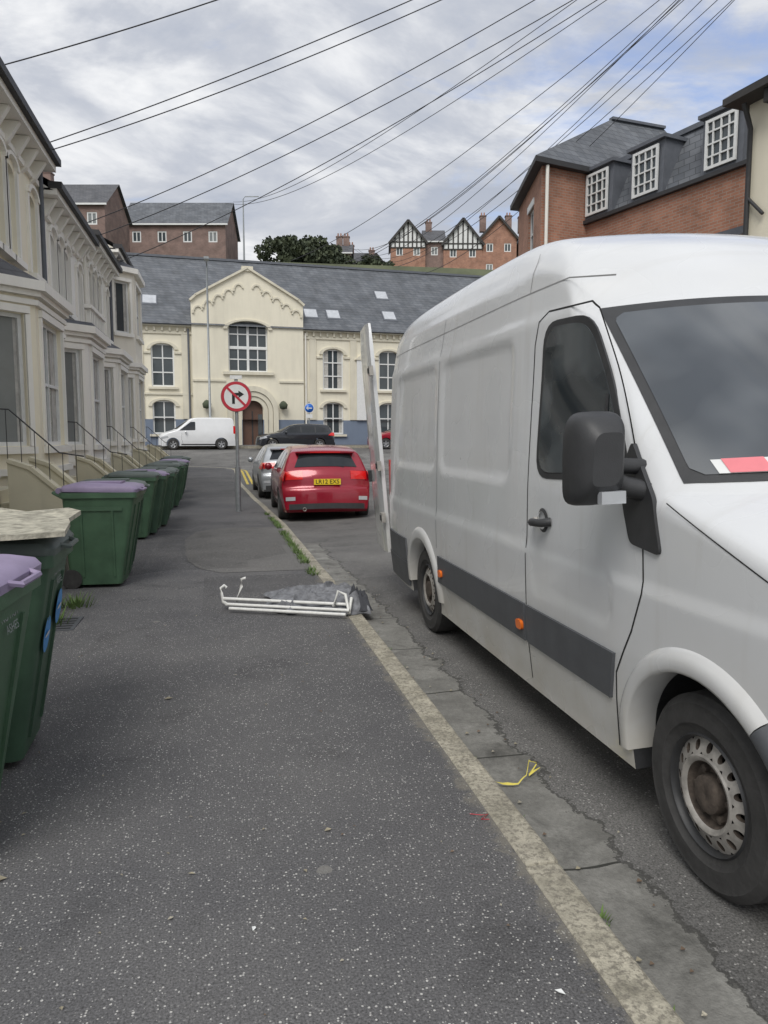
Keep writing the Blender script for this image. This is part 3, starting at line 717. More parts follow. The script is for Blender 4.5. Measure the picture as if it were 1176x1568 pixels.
wall(mb,FG,-3.55,3.38,2.95,10.2,[big,(door[0],door[1],2.95,door[3])],'cream',.3)
wall(mb,FG,-3.55,3.38,.5,2.95,[(door[0],door[1],.9,2.95)],'plinth',.3)
for u in (-3.55,3.38): mb.face([FG(u,.5),FG(u,10.2),FG(u,10.2,-.8),FG(u,.5,-.8)],'cream')
mb.fprism(FG,[(-3.55,10.2),(3.38,10.2),(3.1,10.5),(-.1,12.25),(-3.3,10.5)],-.4,0,'cream')
for a,b in (((-3.62,10.18),(-3.25,10.53)),((-3.3,10.5),(-.1,12.32)),((-.1,12.32),(3.1,10.5)),((3.05,10.53),(3.45,10.18))):
    tr.beam(FG(a[0],a[1],-.12),FG(b[0],b[1],-.12),.55,.13,'creamtrim')
tr.obox(FG,-.45,.25,12.1,12.4,-.3,.1,'creamtrim')
for s_ in (-1,1):
    for i in range(5):
        u=-.1+s_*(.55+i*.62); z=11.4-i*.36
        archband(tr,FG,u,z-.35,.20,.30,.2,.002,.08,'creamtrim',8)
        tr.obox(FG,u+s_*.31-.06,u+s_*.31+.06,z-.55,z-.35,.002,.1,'creamtrim')
archfill(mb,FG,big[0],big[1],8.55,9.05,'cream',0,.3)
window(wn,FG,*big,.28,4,4,.09,gm='wglass'); wn.obox(FG,-.2,-.05,5.95,8.9,-.27,-.19,'white')
wn.obox(FG,big[0],big[1],7.35,7.47,-.27,-.2,'white')
archband(tr,FG,-.125,8.55,1.28,1.52,.52,.0,.1,'creamtrim'); tr.obox(FG,-1.7,1.45,5.75,5.93,0,.16,'creamtrim')
archfill(mb,FG,door[0],door[1],3.55,4.2,'cream',0,.3)
wn.obox(FG,door[0],door[1],.9,4.2,-.34,-.3,'browndoor'); wn.obox(FG,.05,.13,.9,3.5,-.3,-.27,'iron'); wn.obox(FG,.45,.72,1.4,3.3,-.3,-.28,'wglass')
for i,(r0,r1,d) in enumerate(((.70,.95,.08),(.98,1.25,.16),(1.28,1.6,.24))):
    archband(tr,FG,.1,3.45,r0,r1,r0,.002,d,'creamtrim'); 
    for s_ in (-1,1): tr.obox(FG,min(.1+s_*r0,.1+s_*r1),max(.1+s_*r0,.1+s_*r1),.9,3.45,.002,d,'creamtrim')
tr.obox(FG,-3.55,-1.55,5.3,5.42,.002,.08,'creamtrim');tr.obox(FG,1.8,3.38,5.3,5.42,.002,.08,'creamtrim')
for u in (-2.75,2.0): tr.lathe([(0,.02),(.05,.22),(.3,.28),(.5,.12),(.55,.0)],'leaf',10,'z',(u,-.62,3.6))
tr.tube([F(3.55,.9,.1),F(3.55,8.5,.1)],.06,'wtrim',8); tr.tube([F(-3.75,.9,.1),F(-3.75,8.5,.1)],.06,'lead',8)
mb.build('walls',hall); wn.build('windows_and_door',hall); tr.build('mouldings',hall)
mb=MB()
mb.face([(-15,-.42,8.72),(31,-.42,8.72),(31,5.6,14.0),(-15,5.6,14.0)],'slate'); mb.face([(-15,11.6,8.7),(31,11.6,8.7),(31,5.6,14.0),(-15,5.6,14.0)],'slate')
mb.box(-15,31,5.45,5.75,13.95,14.1,'lead')
mb.face([(-3.5,-.3,10.3),(-.1,-.3,12.2),(-.1,4.2,12.2),(-3.5,1.6,10.3)],'slate'); mb.face([(3.35,-.3,10.3),(-.1,-.3,12.2),(-.1,4.2,12.2),(3.35,1.6,10.3)],'slate')
mb.box(-15,-14.9,-.1,11.5,.5,8.7,'cream'); mb.face([(-15,-.1,8.7),(-15,11.5,8.7),(-15,5.6,13.9)],'cream'); mb.box(-15,31,11.4,11.5,.5,8.7,'cream')
sl=5.28/6.02
for u,z in ((-6.0,10.0),(4.1,9.5),(5.6,9.5),(9.5,9.6),(9.5,11.3),(13.5,9.6),(16.5,9.6)):
    y0=(z-8.72)/sl-.42
    a=[(u-.48,y0,z+.06),(u+.48,y0,z+.06),(u+.48,y0+.85,z+.85*sl+.06),(u-.48,y0+.85,z+.85*sl+.06)]
    mb.hexa([(p[0],p[1],p[2]-.1) for p in a]+a,'lead'); 
    b=[(p[0]*.85+u*.15,p[1]+(.08 if i<2 else -.08),p[2]+(.08 if i<2 else -.08)*sl+.02) for i,p in enumerate(a)]; mb.face(b,'clear')
mb.build('roof',hall)
# ---------------------------------------------------------------- terrace (left)
def terrace(name,Y0,wid,ze,wm,tm,variant,far=False):
    e=empty(name,(-3.5,Y0,g(Y0+2)))
    F=frame((0,0,0),(0,1,0),(1,0,0)); mb=MB();wn=MB();tr=MB()
    b0,b1=.1,3.5; bf0,bf1=.8,2.85; dx=.7
    zb=3.95
    dr=(3.65,4.4,.85,3.2)
    k=(ze-7)
    ups=[(.75,1.35,4.75,6.35),(2.25,2.85,4.75,6.35),(1.5,2.1,4.75,6.35),(3.7,4.3,4.75,6.25)]
    ups=[(a,b,c+k*.5,d+k*.9) for a,b,c,d in ups]
    wall(mb,F,0,wid,-.2,ze,[dr]+ups,wm)
    for h in ups:
        window(wn,F,*h,.13,1,2,.06,drape=random.random()<.6); archband(tr,F,(h[0]+h[1])/2,h[3]-.02,.31,.42,.16,.001,.08,tm,8); archfill(mb,F,h[0],h[1],h[3]-.15,h[3],wm)
        tr.obox(F,h[0]-.1,h[1]+.1,h[2]-.12,h[2]-.01,0,.14,tm)
        tr.obox(F,h[0]-.11,h[0]-.01,h[2],h[3]-.02,0,.05,tm);tr.obox(F,h[1]+.01,h[1]+.11,h[2],h[3]-.02,0,.05,tm)
    if variant==1: zt=ze-.5
    else: zt=zb
    c=[(0,b0),(dx,bf0),(dx,bf1),(0,b1)]
    levels=[(-.2,zb,1.5,3.5)]+([(zb,zt,4.7+k*.5,6.1+k)] if variant==1 else [])
    for p,q in zip(c,c[1:]):
        U=Vector((q[0]-p[0],q[1]-p[1],0)); L=U.length; N=Vector((U.y,-U.x,0))
        Fb=frame((p[0],p[1],0),U,N)
        for (z0,z1,wa,wb) in levels:
            hs=[(.2,L-.2,wa,wb)] if L<1.5 else [(.28,L-.28,wa,wb)]
            wall(mb,Fb,0,L,z0,z1,hs,wm,.12)
            for hh in hs:
                window(wn,Fb,*hh,.11,2 if L>1.5 else 1,1 if L<1.5 else 2,.06,gm='curtain' if z0<1 else None,drape=True)
                tr.obox(Fb,hh[0]-.09,hh[1]+.09,hh[2]-.12,hh[2]-.01,0,.1,tm); tr.obox(Fb,hh[0]-.08,hh[1]+.08,hh[3]+.01,hh[3]+.12,0,.06,tm)
                tr.obox(Fb,hh[0]-.09,hh[0]-.01,hh[2],hh[3],0,.045,tm); tr.obox(Fb,hh[1]+.01,hh[1]+.09,hh[2],hh[3],0,.045,tm)
    def off(o): return [(0,b0-o*1.2),(dx+o,bf0-o*.5),(dx+o,bf1+o*.5),(0,b1+o*1.2)]
    tr.prism(off(.06),zb-.30,zb-.22,tm); tr.prism(off(.10),zb-.17,zb-.09,tm); tr.prism(off(.18),zb-.088,zb+.06,tm); tr.prism(off(.07),1.05,1.15,tm)
    if variant==1: tr.prism(off(.16),zt-.1,zt+.06,tm)
    zr=zt+.06; o=off(.13); I=[(0,b0+.6),(.12,bf0+.25),(.12,bf1-.25),(0,b1-.6)]
    if variant==2:
        tr.prism(off(.1),zr,zr+.08,'lead')
        for i in range(9): tr.box(dx-.02,dx+.06,bf0+.1+i*.22,bf0+.18+i*.22,zr+.08,zr+.4,tm)
        tr.box(dx-.06,dx+.1,bf0,bf1,zr+.4,zr+.48,tm)
    else:
        for i in range(3): tr.face([(*o[i],zr),(*o[i+1],zr),(*I[i+1],zr+.42),(*I[i],zr+.42)],'slate2')
        tr.face([(*p,zr+.42) for p in I],'slate2')
    window(wn,F,dr[0],dr[1],2.65,3.2,.2,1,1,.06); wn.obox(F,dr[0],dr[1],dr[2],2.62,-.2,-.15,random.choice(['browndoor','plinth','white']))
    tr.obox(F,dr[0]-.25,dr[0]-.02,.8,3.3,0,.22,tm);tr.obox(F,dr[1]+.02,min(dr[1]+.19,wid-.01),.8,3.3,0,.22,tm); tr.obox(F,dr[0]-.14,min(dr[1]+.19,wid-.01),3.3,3.62,0,.34,tm); tr.obox(F,dr[0]-.13,min(dr[1]+.19,wid-.012),3.62,3.7,0,.42,tm)
    tr.obox(F,0,wid,ze-.42,ze-.32,0,.07,tm); tr.obox(F,0,wid,ze-.08,ze+.04,0,.36,tm); tr.obox(F,-.02,wid+.02,ze+.04,ze+.17,.20,.46,'iron')
    n=int(wid/.62)
    for i in range(n):
        u=.25+i*.62; tr.fprism(frame((0,u,0),(1,0,0),(0,1,0)),[(0.001,ze-.5),(.1,ze-.42),(.30,ze-.09),(.001,ze-.09)],0,.12,tm)
    mb.box(-8,-.001,wid-.2,wid-.002,-.2,ze,wm); mb.box(-8,-.001,.002,.2,-.2,ze,wm); mb.box(-8.2,-8,0,wid,-.2,ze,wm)
    rf=MB(); 
    rf.face([(.44,0,ze+.08),(.44,wid,ze+.08),(-4,wid,ze+2.4),(-4,0,ze+2.4)],'slate2'); rf.face([(-8.3,0,ze+.08),(-8.3,wid,ze+.08),(-4,wid,ze+2.4),(-4,0,ze+2.4)],'slate2')
    for y in (.0,wid): rf.face([(.3,y,ze),(-8.2,y,ze),(-4,y,ze+2.38)],wm)
    rf.build('roof',e)
    st=MB(); y0,y1=dr[0]-.1,dr[1]+.1
    for i in range(5): st.box(.0,1.62-i*.26,y0,y1,-.2,.17*(i+1),'stepwall')
    for yy in (y0-.16,y1):
        a=yy+.002;b=yy+.155
        P=[(.72,-.2),(1.75,-.2),(1.75,.62),(1.55,.66),(1.3,.85),(1.0,1.12),(.72,1.22)]
        st.fprism(frame((0,a,0),(1,0,0),(0,1,0)),P,0,.153,'stepwall')
        for (p,q) in zip(P[2:],P[3:]): st.beam((p[0],a+.077,p[1]+.03),(q[0],a+.077,q[1]+.03),.21,.06,'stepwall')
        st.box(1.55,1.78,a-.03,b+.03,-.2,.70,'stepwall')
    st.box(1.60,1.74,-.0,y0-.17,-.2,.42,'stepwall')
    st.box(1.57,1.77,-.0,y0-.17,.42,.48,'stepwall')
    st.build('entrance_steps',e,bevel=.008)
    ir=MB()
    for yy in (y0-.08,):
        ir.tube([(.15,yy,1.95),(.75,yy,1.92),(1.35,yy,1.35),(1.66,yy,1.3)],.010,'iron',6)
        for i in range(9):
            x=.2+i*.17; z1=interp([(.15,1.95),(.75,1.92),(1.35,1.35),(1.66,1.3)],x); z0=interp([(.7,1.22),(1.0,1.12),(1.3,.85),(1.6,.66)],x)
            ir.tube([(x,yy,z0),(x,yy,z1)],.0055,'iron',5)
    ir.build('railings',e)
    dp=MB(); dp.tube([(.09,wid-.12,.0),(.09,wid-.12,ze-.1)],.045,'w3' if variant else 'lead',8); dp.build('drainpipe',e)
    mb.build('walls',e); wn.build('windows_and_door',e); tr.build('stucco_trim',e)
terrace('terraced_house',2.55,4.6,7.0,'w3','wtrim',0)
terrace('terraced_house',7.15,4.6,7.0,'w3','wtrim',0)
terrace('terraced_house',11.75,4.6,6.95,'w1','wtrim',0)
terrace('terraced_house',16.35,4.6,6.55,'w2','wtrim',2)
terrace('terraced_house',20.95,4.6,6.8,'w3','wtrim',0)
terrace('terraced_house',25.55,4.95,7.5,'w4','wtrim',1)
# ---------------------------------------------------------------- right buildings
rb=empty('red_brick_house_with_dormers',(12.5,13.0,0),math.radians(104.2))
F=frame((0,0,0),(1,0,0),(0,1,0)); mb=MB();wn=MB();tr=MB()
hs=[(u-.5,u+.5,z,z+1.5) for u in (1.2,3.1,5.5,7.4) for z in (1.2,4.7)]
wall(mb,F,-.5,8.6,-.3,7.7,hs,'brick'); mb.box(-.5,8.6,-8,-7.8,-.3,7.7,'brick'); mb.box(-.5,-.3,-7.8,-.01,-.3,7.7,'brick')
for h in hs: window(wn,F,*h,.13,2,2); tr.obox(F,h[0]-.1,h[1]+.1,h[2]-.1,h[2],0,.1,'white'); tr.obox(F,h[0]-.1,h[1]+.1,h[3],h[3]+.18,.0,.02,'lead')
tr.obox(F,-.5,8.6,7.70,7.8,-.1,.14,'iron'); 
mb.face([F(-.5,7.8,.0),F(8.6,7.8,.0),F(8.6,9.45,-.8),F(-.5,9.45,-.8)],'slate'); mb.face([F(-.5,9.45,-.8),F(8.6,9.45,-.8),F(8.6,9.6,-8),F(-.5,9.6,-8)],'lead')
tr.obox(F,-.5,8.6,9.4,9.53,-.9,-.7,'lead')
for u in (3.25,5.6,7.42):
    w=.48
    tr.hexa([F(u-w-.10,7.8,.06),F(u+w+.10,7.8,.06),F(u+w+.10,7.8,-1.6),F(u-w-.10,7.8,-1.6),F(u-w-.10,9.15,.02),F(u+w+.10,9.15,.02),F(u+w+.10,9.15,-1.6),F(u-w-.10,9.15,-1.6)],'lead')
    tr.obox(F,u-w-.18,u+w+.18,9.15,9.24,-1.6,.14,'lead')
    window(wn,frame((0,.16,0),(1,0,0),(0,1,0)),u-w+.04,u+w-.04,7.90,9.05,.085,4,4,.07,mw=.035,gm='wglass')
mb.build('walls',rb);wn.build('windows',rb);tr.build('dormers_and_trim',rb)
wg=empty('brick_corner_house',(0,0,0)); mb=MB();wn=MB();tr=MB()
C=[(8.93,20.26),(9.86,24.16),(16.2,24.6),(15.7,22.0)]
for i in range(4):
    a,b=C[i],C[(i+1)%4]; U=Vector((b[0]-a[0],b[1]-a[1],0)); L=U.length; N=Vector((-U.y,U.x,0)); Fw=frame((a[0],a[1],0),U,N)
    hs=[(1.2,2.1,7.0,8.4),(1.2,2.1,3.9,5.4)] if i==0 else []
    wall(mb,Fw,0,L,-.3,9.15,hs,'brick')
    for h in hs: window(wn,Fw,*h,.12,2,2); tr.obox(Fw,h[0]-.1,h[1]+.1,h[3],h[3]+.2,.0,.03,'white')
cx,cy=12.6,22.7
E=[(cx+(p[0]-cx)*1.09,cy+(p[1]-cy)*1.13) for p in C]; R1=(12.5,23.0);R2=(14.6,23.3)
tr.prism(E,9.12,9.26,'iron'); 
rf=MB(); z0,z1=9.265,11.75
rf.face([(*E[0],z0),(*E[1],z0),(*R1,z1)],'slate');rf.face([(*E[1],z0),(*E[2],z0),(*R2,z1),(*R1,z1)],'slate');rf.face([(*E[2],z0),(*E[3],z0),(*R2,z1)],'slate');rf.face([(*E[3],z0),(*E[0],z0),(*R1,z1),(*R2,z1)],'slate')
rf.beam((*R1,z1+.03),(*R2,z1+.03),.2,.08,'lead')
tr.tube([(9.05,20.15,0),(9.05,20.15,9.1)],.05,'w3',8)
mb.build('walls',wg);wn.build('windows',wg);tr.build('trim',wg);rf.build('roof',wg)
ch=empty('cream_house',(11.6,4.5,0),math.atan2(8.6,-1.3)); F=frame((0,0,0),(1,0,0),(0,1,0)); mb=MB();wn=MB();tr=MB(); L=9.0
hs=[(u-.5,u+.5,z,z+1.6) for u in (1.5,4.0,6.6) for z in (1.2,5.0)]
wall(mb,F,0,L,-.3,8.0,hs,'w1')
for h in hs: window(wn,F,*h,.13,1,2); tr.obox(F,h[0]-.1,h[1]+.1,h[2]-.1,h[2],0,.1,'white')
mb.box(L-.2,L,-8,-.002,-.3,8.0,'w1');mb.box(0,.2,-8,-.002,-.3,8.0,'w1')
tr.obox(F,-.2,L+.25,8.0,8.13,-.3,.45,'timber'); tr.obox(F,0,L,4.3,4.45,0,.06,'wtrim')
for i in range(14): tr.obox(F,.2+i*.62,.32+i*.62,7.75,8.0,.002,.32,'timber')
mb.face([F(-.2,8.14,.45),F(L+.25,8.14,.45),F(L+.25,10.5,-4),F(-.2,10.5,-4)],'slate2');mb.face([F(-.2,8.14,-8.2),F(L+.25,8.14,-8.2),F(L+.25,10.5,-4),F(-.2,10.5,-4)],'slate2'); mb.face([F(L,8.0,0),F(L,8.0,-8),F(L,10.4,-4)],'w1')
tr.tube([F(L-.12,0,.08),F(L-.12,6.5,.08),F(L-.12,7.5,.08),F(L-.2,7.9,.35)],.05,'iron',8); tr.tube([F(L-.5,5.8,.07),F(L-.12,6.2,.08)],.035,'iron',6)
mb.build('walls',ch);wn.build('windows',ch);tr.build('trim',ch)
# ---------------------------------------------------------------- hill houses
def hillhouse(name,x,y,w,d,zb,ze,zr,wm,rm,rz_=-12.2,gable=False,nw=4,tudor=False,chim=2,rows=2):
    e=empty(name,(x,y,0),math.radians(rz_)); F=frame((0,0,0),(1,0,0),(0,-1,0)); mb=MB()
    hs=[]
    for r in range(rows):
        for i in range(nw):
            c=-w/2+w*(i+.5)/nw; hs.append((c-.5,c+.5,ze-1.9-r*2.9,ze-.7-r*2.9))
    wall(mb,F,-w/2,w/2,zb,ze,hs,wm,.12)
    for h in hs: window(mb,F,*h,.1,2,1,.13)
    mb.box(-w/2,w/2,d-.1,d,zb,ze,wm); mb.box(-w/2,-w/2+.1,.001,d-.1,zb,ze,wm); mb.box(w/2-.1,w/2,.001,d-.1,zb,ze,wm)
    if gable:
        mb.fprism(F,[(-w/2,ze),(w/2,ze),(0,zr)],-.2,0,'white' if tudor else wm)
        mb.face([(-w/2-.3,-.4,ze-.2),(0,-.4,zr+.1),(0,d,zr+.1),(-w/2-.3,d,ze-.2)],rm);mb.face([(w/2+.3,-.4,ze-.2),(0,-.4,zr+.1),(0,d,zr+.1),(w/2+.3,d,ze-.2)],rm)
        mb.beam((-w/2-.3,-.38,ze-.25),(0,-.38,zr),.1,.3,'timber');mb.beam((w/2+.3,-.38,ze-.25),(0,-.38,zr),.1,.3,'timber')
        if tudor:
            mb.obox(F,-w/2,w/2,ze-.7,ze,.003,.03,'white')
            for i in range(9):
                u=-w/2+w*i/8; top=zr-abs(u)/(w/2)*(zr-ze); mb.obox(F,u-.1,u+.1,ze-.8,max(ze-.05,top-.1),.035,.08,'timber')
            mb.obox(F,-w/2,w/2,ze-.85,ze-.7,.04,.09,'timber');mb.obox(F,-w/2,w/2,ze-.08,ze+.1,.04,.09,'timber')
    else:
        o=.3
        mb.face([(-w/2-o,-o,ze),(w/2+o,-o,ze),(w/2+o,d/2,zr),(-w/2-o,d/2,zr)],rm);mb.face([(-w/2-o,d+o,ze),(w/2+o,d+o,ze),(w/2+o,d/2,zr),(-w/2-o,d/2,zr)],rm)
        for u in (-w/2,w/2): mb.face([(u,0,ze),(u,d,ze),(u,d/2,zr-.1)],wm)
        mb.box(-w/2-o,w/2+o,-o-.05,-o+.05,ze-.12,ze+.05,'white')
    for i in range(chim):
        cx=(-w/2+.7) if i==0 else (w/2-.7 if i==1 else 0)
        mb.box(cx-.45,cx+.45,d/2-.4,d/2+.4,zr-1.2,zr+1.0,'brickfar'); mb.box(cx-.52,cx+.52,d/2-.47,d/2+.47,zr+1.001,zr+1.12,'brickfar')
        for q in (-.2,.2): mb.lathe([(zr+1.12,.12),(zr+1.6,.1)],'brick',8,'z',(cx+q,d/2,0))
    mb.build('house',e)
hillhouse('brick_flats',-4.8,87.8,11.3,7,14,25.0,28.4,'brickfar','slate',nw=4,chim=0)
hillhouse('brick_hill_house',-14.5,79.2,7.6,7,12,24.0,27.0,'brickfar','slate2',nw=3,chim=1)
hillhouse('brick_hill_house',-23,78,8,7,12,22.5,25.5,'brickfar','slate2',nw=3,chim=1)
hillhouse('tudor_house',26.7,107,5.0,7,20,29.6,32.6,'brick','slate2',gable=True,nw=2,tudor=True,chim=0)
hillhouse('tudor_house',30.6,106.8,2.8,6,20,29.8,32.2,'brickfar','slate2',nw=1,chim=1)
hillhouse('tudor_house',34.5,105.5,5.6,7,20,29.4,32.9,'brick','slate2',gable=True,nw=2,tudor=True,chim=0)
hillhouse('brick_villa',39.6,104.5,5.2,7,20,30.2,33.2,'brick','slate2',gable=True,nw=2,chim=2)
hillhouse('brick_villa',45.5,103,6,7,20,30.0,33.0,'brick','slate2',gable=True,nw=2,chim=2)
hillhouse('small_hill_house',20.0,112,3.2,5,20,27.5,29.5,'brick','slate2',nw=1,chim=1)
hillhouse('small_hill_house',23.4,114,2.8,5,20,27.6,29.4,'w1','slate2',nw=1,chim=1,gable=True)
hillhouse('small_hill_house',17.2,108,2.4,5,20,27.8,29.6,'brickfar','slate2',nw=1,chim=2)
def tree(name,x,y,zb,w,h,n=5200,leaf=.28):
    e=empty(name,(x,y,0)); mb=MB(); mb.tube([(0,0,zb-3),(.1,0,zb),(.0,.1,zb+h*.5)],[.5,.4,.15],'bark',8)
    for i in range(7):
        a=i*.9; mb.tube([(0,0,zb+.3*i*.4),(math.cos(a)*w*.3,math.sin(a)*w*.2,zb+h*.5)],[.18,.05],'bark',6)
    mb.build('trunk_and_limbs',e)
    lf=MB(); cl=[]
    for i in range(42):
        a=random.uniform(0,6.28); r=random.uniform(0,.46)**.8; cl.append(Vector((math.cos(a)*r*w,math.sin(a)*r*w*.6,zb+h*(.2+random.random()*.66*(1-(r/.55)**2*.7)))))
    for i in range(n):
        c=random.choice(cl); d=Vector((random.gauss(0,1),random.gauss(0,1),random.gauss(0,1))).normalized()*random.uniform(.5,1.1)*w*.095
        p=c+Vector((d.x,d.y,d.z*.9)); a=Vector((random.gauss(0,1),random.gauss(0,1),random.gauss(0,1))).normalized()*leaf*random.uniform(.5,1.2); b=a.cross(Vector((random.random(),random.random(),random.random()))).normalized()*leaf*.6
        lf.face([p-a,p+b,p+a,p-b],'leaf')
    lf.build('crown',e)
tree('evergreen_tree',9.8,90,20.4,10.5,5.9,7500); tree('evergreen_tree',13.6,92,20.6,5.5,4.6,2500)
tree('evergreen_tree',20,101,23,6,3.5,1800); tree('evergreen_tree',-19,92,20,8,6,2000)
# ---------------------------------------------------------------- street furniture
def disc(mb,c,r,y,m,n=40,r0=0): 
    P=[(c[0]+r*math.cos(i*2*math.pi/n),y,c[1]+r*math.sin(i*2*math.pi/n)) for i in range(n)]
    if r0:
        Q=[(c[0]+r0*math.cos(i*2*math.pi/n),y,c[1]+r0*math.sin(i*2*math.pi/n)) for i in range(n)]
        for i in range(n): mb.face([P[i],P[(i+1)%n],Q[(i+1)%n],Q[i]],m)
    else: mb.face(P,m)
e=empty('no_right_turn_sign',(.30,16.78,g(16.8)),math.radians(-4)); mb=MB()
mb.tube([(0,0,-.1),(0,0,2.95)],.038,'galv',14); mb.tube([(0,0,0),(0,0,1.0)],.06,'galv',14); mb.lathe([(2.95,.038),(2.98,.03),(2.99,.001)],'galv',14,'z')
mb.box(-.16,.16,-.045,-.02,2.72,2.76,'galv'); mb.box(-.13,.13,-.05,-.04,2.92,3.0,'white')
mb.build('post',e); mb=MB(); zc=2.54
mb.lathe([(-.06,.001),(-.06,.33),(-.045,.335),(-.045,.001)],'galv',40,'y',(0,0,zc))
disc(mb,(0,zc),.325,-.0625,'signred',r0=.262); disc(mb,(0,zc),.262,-.0625,'white')
mb.box(-.09,-.03,-.066,-.064,zc-.16,zc+.04,'ink'); mb.box(-.0899,.06,-.0662,-.0642,zc+.02,zc+.08,'ink'); mb.fprism(frame((0,0,0),(1,0,0),(0,-1,0)),[(.05,zc-.03),(.05,zc+.13),(.17,zc+.05)],.0640,.0665,'ink')
mb.beam((-.19,-.069,zc+.19),(.19,-.069,zc-.19),.05,.004,'signred',up=Vector((0,-1,0)))
mb.build('sign_face',e)
e=empty('street_lamp',(-.75,46.3,1.0)); mb=MB(); mb.tube([(0,0,0),(0,0,1.5),(0,0,1.52),(0,0,10.5),(0,-.05,10.7),(0,-.5,10.85)],[.11,.11,.075,.055,.05,.04],'galv',10); mb.box(-.14,.14,-1.1,-.45,10.8,10.93,'galv'); mb.build('column',e)
e=empty('street_lamp',(2.5,80,19)); mb=MB(); mb.tube([(0,0,0),(0,0,6.8),(.2,0,7.1),(1.6,0,7.2)],[.1,.06,.05,.05],'galv',8); mb.build('column',e)
e=empty('blue_arrow_sign',(5.2,45.9,.95),math.radians(4)); mb=MB(); mb.tube([(0,0,0),(0,0,2.75)],.038,'galv',8); mb.lathe([(-.06,.001),(-.06,.30),(-.04,.3)],'signblue',28,'y',(0,0,2.35)); disc(mb,(0,2.35),.3,-.061,'white',r0=.27)
mb.box(-.1,.17,-.066,-.062,2.32,2.38,'white'); mb.fprism(frame((0,0,0),(1,0,0),(0,-1,0)),[(-.2,2.35),(-.06,2.47),(-.06,2.23)],.062,.066,'white'); mb.box(-.2,.2,-.06,-.045,1.75,1.98,'white'); mb.build('sign',e)
PT=Vector((9.4,8.2,10.4))
e=empty('utility_pole',(9.4,8.2,0)); mb=MB(); mb.tube([(0,0,0),(0,0,10.7)],[.16,.11],'wood',12); mb.beam((-.5,0,10.3),(.5,0,10.3),.1,.1,'wood'); mb.build('pole',e)
ends=[((-3.2,12.7,7.05),.5),((-3.2,15.6,7.0),.45),((-3.2,15.7,6.9),.6),((-3.2,19.8,6.7),.7),((-3.2,21.4,6.8),.75),((-3.2,25.0,6.9),.8),
 ((1.7,89.0,28.2),2.2),((.8,89,28.0),2.8),((4.8,52,13.5),1.2),((9.2,53,13.7),1.3),((8.6,52.6,13.7),1.6),((12.5,53,13.7),1.5),((16.3,105,28.5),4.5),((19.6,112,29.5),4.5),((20.2,112,29.5),5.0),((14.5,53,13.3),1.6),((23,114,29),4.2)]
cu=bpy.data.curves.new('wires','CURVE'); cu.dimensions='3D'; cu.bevel_depth=.006; cu.bevel_resolution=1
for i,(q,sag) in enumerate(ends):
    q=Vector(q); p=PT+Vector((((i*37)%10-5)*.09,((i*23)%7-3)*.12,-.07*(i%6))); s=cu.splines.new('POLY'); s.points.add(30)
    for j in range(31):
        t=j/30; v=p.lerp(q,t)-Z*(4*sag*t*(1-t)*.7); s.points[j].co=(*v,1); s.points[j].radius=1+2.2*min(1,t*(q-p).length/50)
cu.materials.append(M['wire']); o=bpy.data.objects.new('overhead_wires',cu); scene.collection.objects.link(o)
